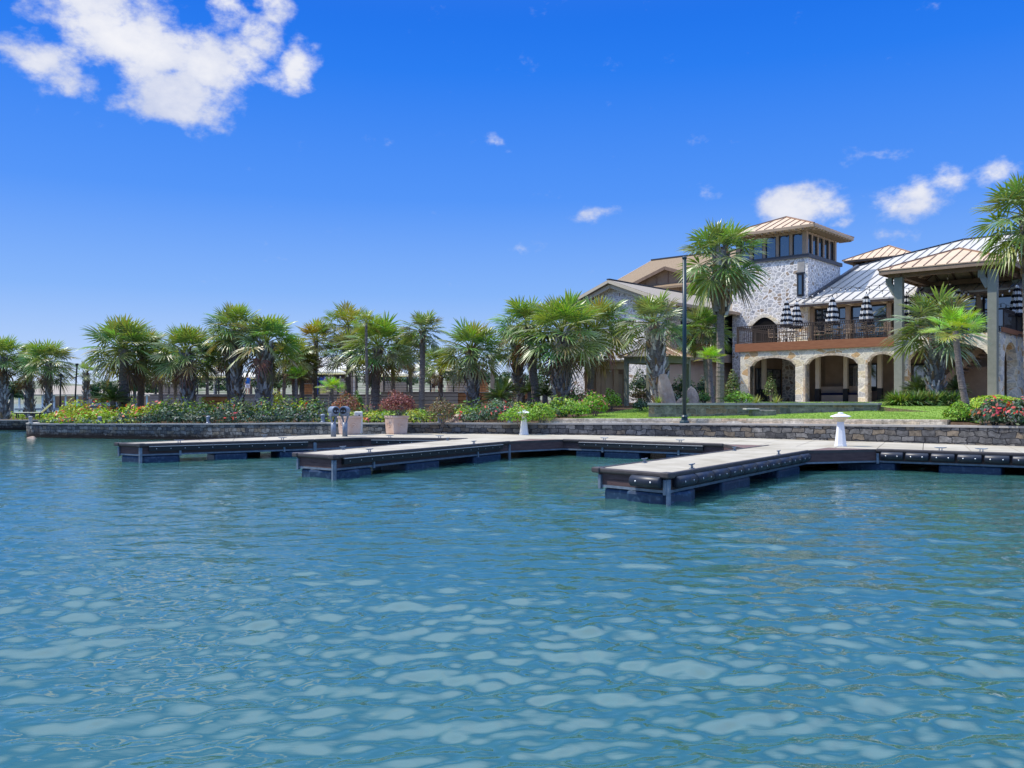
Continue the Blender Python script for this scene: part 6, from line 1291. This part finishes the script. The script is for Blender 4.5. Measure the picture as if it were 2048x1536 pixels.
def person(label, px, Y, z, h, shirt, pants, pose=0, face=0.0):
    t = thing('person', label, 'person', (X_at(px, Y), Y, z), face); s = h / 1.75
    J = dict(pelvis=(0, 0, .95), waist=(0, 0, 1.10), chest=(0, .0, 1.32), neck=(0, 0, 1.49), head0=(0, -.02, 1.57), head1=(0, -.02, 1.70))
    E = [('pelvis', 'waist'), ('waist', 'chest'), ('chest', 'neck'), ('neck', 'head0'), ('head0', 'head1')]; RD = dict(pelvis=.15, waist=.13, chest=.155, neck=.055, head0=.085, head1=.08)
    for k, sg in (('l', -1), ('r', 1)):
        b = .12 if pose else 0
        J.update({k + 'sh': (sg * .19, 0, 1.42), k + 'el': (sg * .25, .02 - b, 1.14), k + 'wr': (sg * (.24 - b), -.06 - b * 1.5, .92 + b), k + 'ha': (sg * (.23 - b), -.09 - b * 1.7, .83 + b), k + 'hp': (sg * .10, 0, .90), k + 'kn': (sg * .11, -.03, .50), k + 'an': (sg * .11, 0, .09), k + 'to': (sg * .13, -.15, .04)})
        RD.update({k + 'sh': .07, k + 'el': .048, k + 'wr': .034, k + 'ha': .036, k + 'hp': .10, k + 'kn': .062, k + 'an': .045, k + 'to': .04})
        E += [('chest', k + 'sh'), (k + 'sh', k + 'el'), (k + 'el', k + 'wr'), (k + 'wr', k + 'ha'), ('pelvis', k + 'hp'), (k + 'hp', k + 'kn'), (k + 'kn', k + 'an'), (k + 'an', k + 'to')]
    ks = list(J); me = bpy.data.meshes.new('body'); me.from_pydata([tuple(c * s for c in J[k]) for k in ks], [(ks.index(a), ks.index(b)) for a, b in E], []); o = link('body', me, t); m = o.modifiers.new('skin', 'SKIN')
    for i, k in enumerate(ks): me.skin_vertices[0].data[i].radius = (RD[k] * s, RD[k] * s * (.75 if k in ('pelvis', 'waist', 'chest') else 1)); me.skin_vertices[0].data[i].use_root = (k == 'pelvis')
    o.modifiers.new('sub', 'SUBSURF').levels = 1; o.modifiers['sub'].render_levels = 2; me.materials.append(MT['skin'])
    mb = MB(); mb.tube([(0, 0, .93 * s), (0, 0, 1.1 * s), (0, 0, 1.32 * s), (0, 0, 1.46 * s)], [.19 * s, .17 * s, .20 * s, .10 * s], 14)
    for sg in (-1, 1): mb.tube([(sg * .14 * s, 0, 1.40 * s), (sg * .23 * s, .01, 1.22 * s)], [.085 * s, .075 * s], 10)
    part('shirt', mb, MT[shirt], t, smooth=True)
    mb = MB(); mb.tube([(0, 0, .80 * s), (0, 0, .97 * s)], [.20 * s, .185 * s], 14)
    for sg in (-1, 1): mb.tube([(sg * .10 * s, 0, .88 * s), (sg * .11 * s, -.02, .52 * s)], [.115 * s, .095 * s], 10)
    part('shorts', mb, MT[pants], t, smooth=True)
    mb = MB(); mb.lathe([(.088 * s, 1.62 * s), (.098 * s, 1.68 * s), (.085 * s, 1.755 * s), (.03 * s, 1.79 * s)], 14, (0, .012 * s, 0)); part('hair', mb, MT['hair'], t, smooth=True)
person('person in a patterned white shirt standing behind the railing, left of two', 866, 78, za, 1.68, 'cloth_w', 'navy', 1, R(20)); person('person in a plain white shirt standing behind the railing, right of two', 880, 78.6, za, 1.72, 'white', 'navy', 0, R(160)); person('person in blue shirt standing behind the tallest left palm', 495, 74, zd, 1.7, 'cloth_b', 'cloth_w', 0, R(40))
def slide(label, px, Y, z):
    t = thing('pool_slide', label, 'pool slide', (X_at(px, Y), Y, z), R(8), 'blue slides by the pool'); mb = MB(); P = [(-.1, 1.15), (.1, 1.12), (.35, .75), (.6, .35), (.9, .14), (1.1, .12)]
    for a, b in zip(P[:-1], P[1:]):
        mb.beam((a[0], 0, a[1]), (b[0], 0, b[1]), .5, .06)
        for y in (-.27, .27): mb.beam((a[0], y, a[1] + .12), (b[0], y, b[1] + .12), .06, .28)
    part('chute', mb, MT['blue'], t); mb = MB()
    for y in (-.22, .22): mb.tube([(-.05, y, 0), (-.05, y, 1.12)], .035, 8)
    part('support', mb, MT['blue'], t); mb = MB(); mb.bx(-.2, .35, -.24, .24, .02, .62); part('block', mb, MT['blue'], t)
slide('blue pool slide, left one of two side by side', 637, 66, zb_); slide('blue pool slide, right one of two side by side', 650, 66.4, zb_)
t = thing('cedar_cabinet', 'square slatted cedar cabinet left of the blue slides', 'cabinet', (X_at(618, 65), 65, zb_)); mb = MB()
for i in range(9): mb.bx(-.33, .33, -.3, .3, i * .085, i * .085 + .07)
part('slats', mb, MT['wood'], t); mb = MB(); mb.bx(-.38, .38, -.35, .35, .77, .82); part('top', mb, MT['greywood'], t)
def cabana():
    Y = 92; x0, x1 = X_at(598, Y), X_at(700, Y); t = thing('pool_house', 'low pool house with pale ribbed roof behind the white umbrellas', 'building', (x0, Y, 0)); L = x1 - x0; ze, zr = Z_at(730, Y), Z_at(711, Y)
    quad_roof(t, 'roof', [(-.4, -.6, ze), (L + .4, -.6, ze), (L + .4, 4, zr), (-.4, 4, zr)], .12, MT['zinc'], MT['zinc_rib'], .5); quad_roof(t, 'roof', [(-.4, 4, zr), (L + .4, 4, zr), (L + .4, 8.6, ze), (-.4, 8.6, ze)], .12, MT['zinc'], MT['zinc_rib'], .5)
    mb = MB(); mb.bx(0, L, 3.5, 3.7, 1.5, ze); mb.bx(0, .2, .2, 3.49, 1.5, ze - .15); mb.bx(L - .2, L, .2, 3.49, 1.5, ze - .15); part('wall', mb, MT['siding'], t)
    for i in range(4): mb = MB(); q = .2 + (L - .4) * i / 3; mb.bx(q - .12, q + .12, -.1, .14, 1.5, ze - .12); part('post', mb, MT['trim'], t)
    mb = MB(); mb.bx(-.3, L + .3, -.5, -.42, ze - .26, ze - .02); part('fascia', mb, MT['trim'], t)
cabana()
t = thing('tan_gateway', 'tan timber gateway posts and beam left of the brown ringed palm', 'gateway', (X_at(985, 60), 60, 1.7))
for px in (985, 1062): mb = MB(); x = X_at(px, 60) - X_at(985, 60); mb.bx(x - .14, x + .14, -.14, .14, 0, 3.2); part('post', mb, MT['trim'], t)
mb = MB(); mb.bx(-.5, X_at(1062, 60) - X_at(985, 60) + .5, -.12, .12, 3.2, 3.5); part('beam', mb, MT['trim'], t)
def boathouse():
    Y = 150; x0, x1 = X_at(40, Y), X_at(318, Y); t = thing('boathouse', 'long low boathouse with pale roof across the water at left', 'boathouse', (x0, Y, 0)); L = x1 - x0; ze, zr = Z_at(789, Y), Z_at(770, Y)
    mb = MB(); mb.prism([(-.8, -1, ze), (L + .8, -1, ze), (L - 2, 6, zr), (2, 6, zr)], (0, 0, -.15)); mb.prism([(L + .8, -1, ze), (L + .8, 13, ze), (L - 2, 6, zr)], (0, 0, -.15)); mb.prism([(-.8, 13, ze), (-.8, -1, ze), (2, 6, zr)], (0, 0, -.15)); part('roof', mb, MT['shingle2'], t)
    n = 12
    for i in range(n + 1): mb = MB(); q = L * i / n; mb.bx(q - .12, q + .12, -.3, -.06, .2, ze - .17); part('post', mb, MT['white'], t)
    mb = MB(); mb.bx(-.5, L + .5, -.8, 12, .4, .75); part('dock', mb, MT['coping'], t)
    mb = MB(); mb.bx(0, L, 9, 9.2, .76, ze - .2); part('back_wall', mb, MT['siding'], t)
    for (f_, lab) in ((.47, 'white motor boat moored in the boathouse, left of its slim palm'), (.72, 'white motor boat moored in the right part of the boathouse')):
        bt = thing('motor_boat', lab, 'boat', (x0 + L * f_, Y + 1.5, .8), R(5)); mb = MB(); K = [(-2.6, .75, .1), (-1, .95, 0), (1, .85, 0), (2.2, .45, .15), (3.0, .03, .35)]
        for a, b in zip(K[:-1], K[1:]):
            for sg in (-1, 1): mb.add([(a[0], 0, a[2]), (b[0], 0, b[2]), (b[0], sg * b[1], b[2] + .3), (a[0], sg * a[1], a[2] + .3), (a[0], sg * a[1] * 1.1, .95), (b[0], sg * b[1] * 1.1, 1.05)], [(0, 1, 2, 3), (3, 2, 5, 4)])
            mb.add([(a[0], -a[1] * 1.1, .93), (b[0], -b[1] * 1.1, 1.03), (b[0], b[1] * 1.1, 1.03), (a[0], a[1] * 1.1, .93)], [(0, 1, 2, 3)])
        part('hull', mb, MT['white'], bt); mb = MB(); mb.prism([(-.3, -.6, 1.0), (.6, -.6, 1.0), (.6, .6, 1.0), (-.3, .6, 1.0)], (.1, 0, .5)); part('windscreen', mb, MT['glass'], bt)
boathouse()
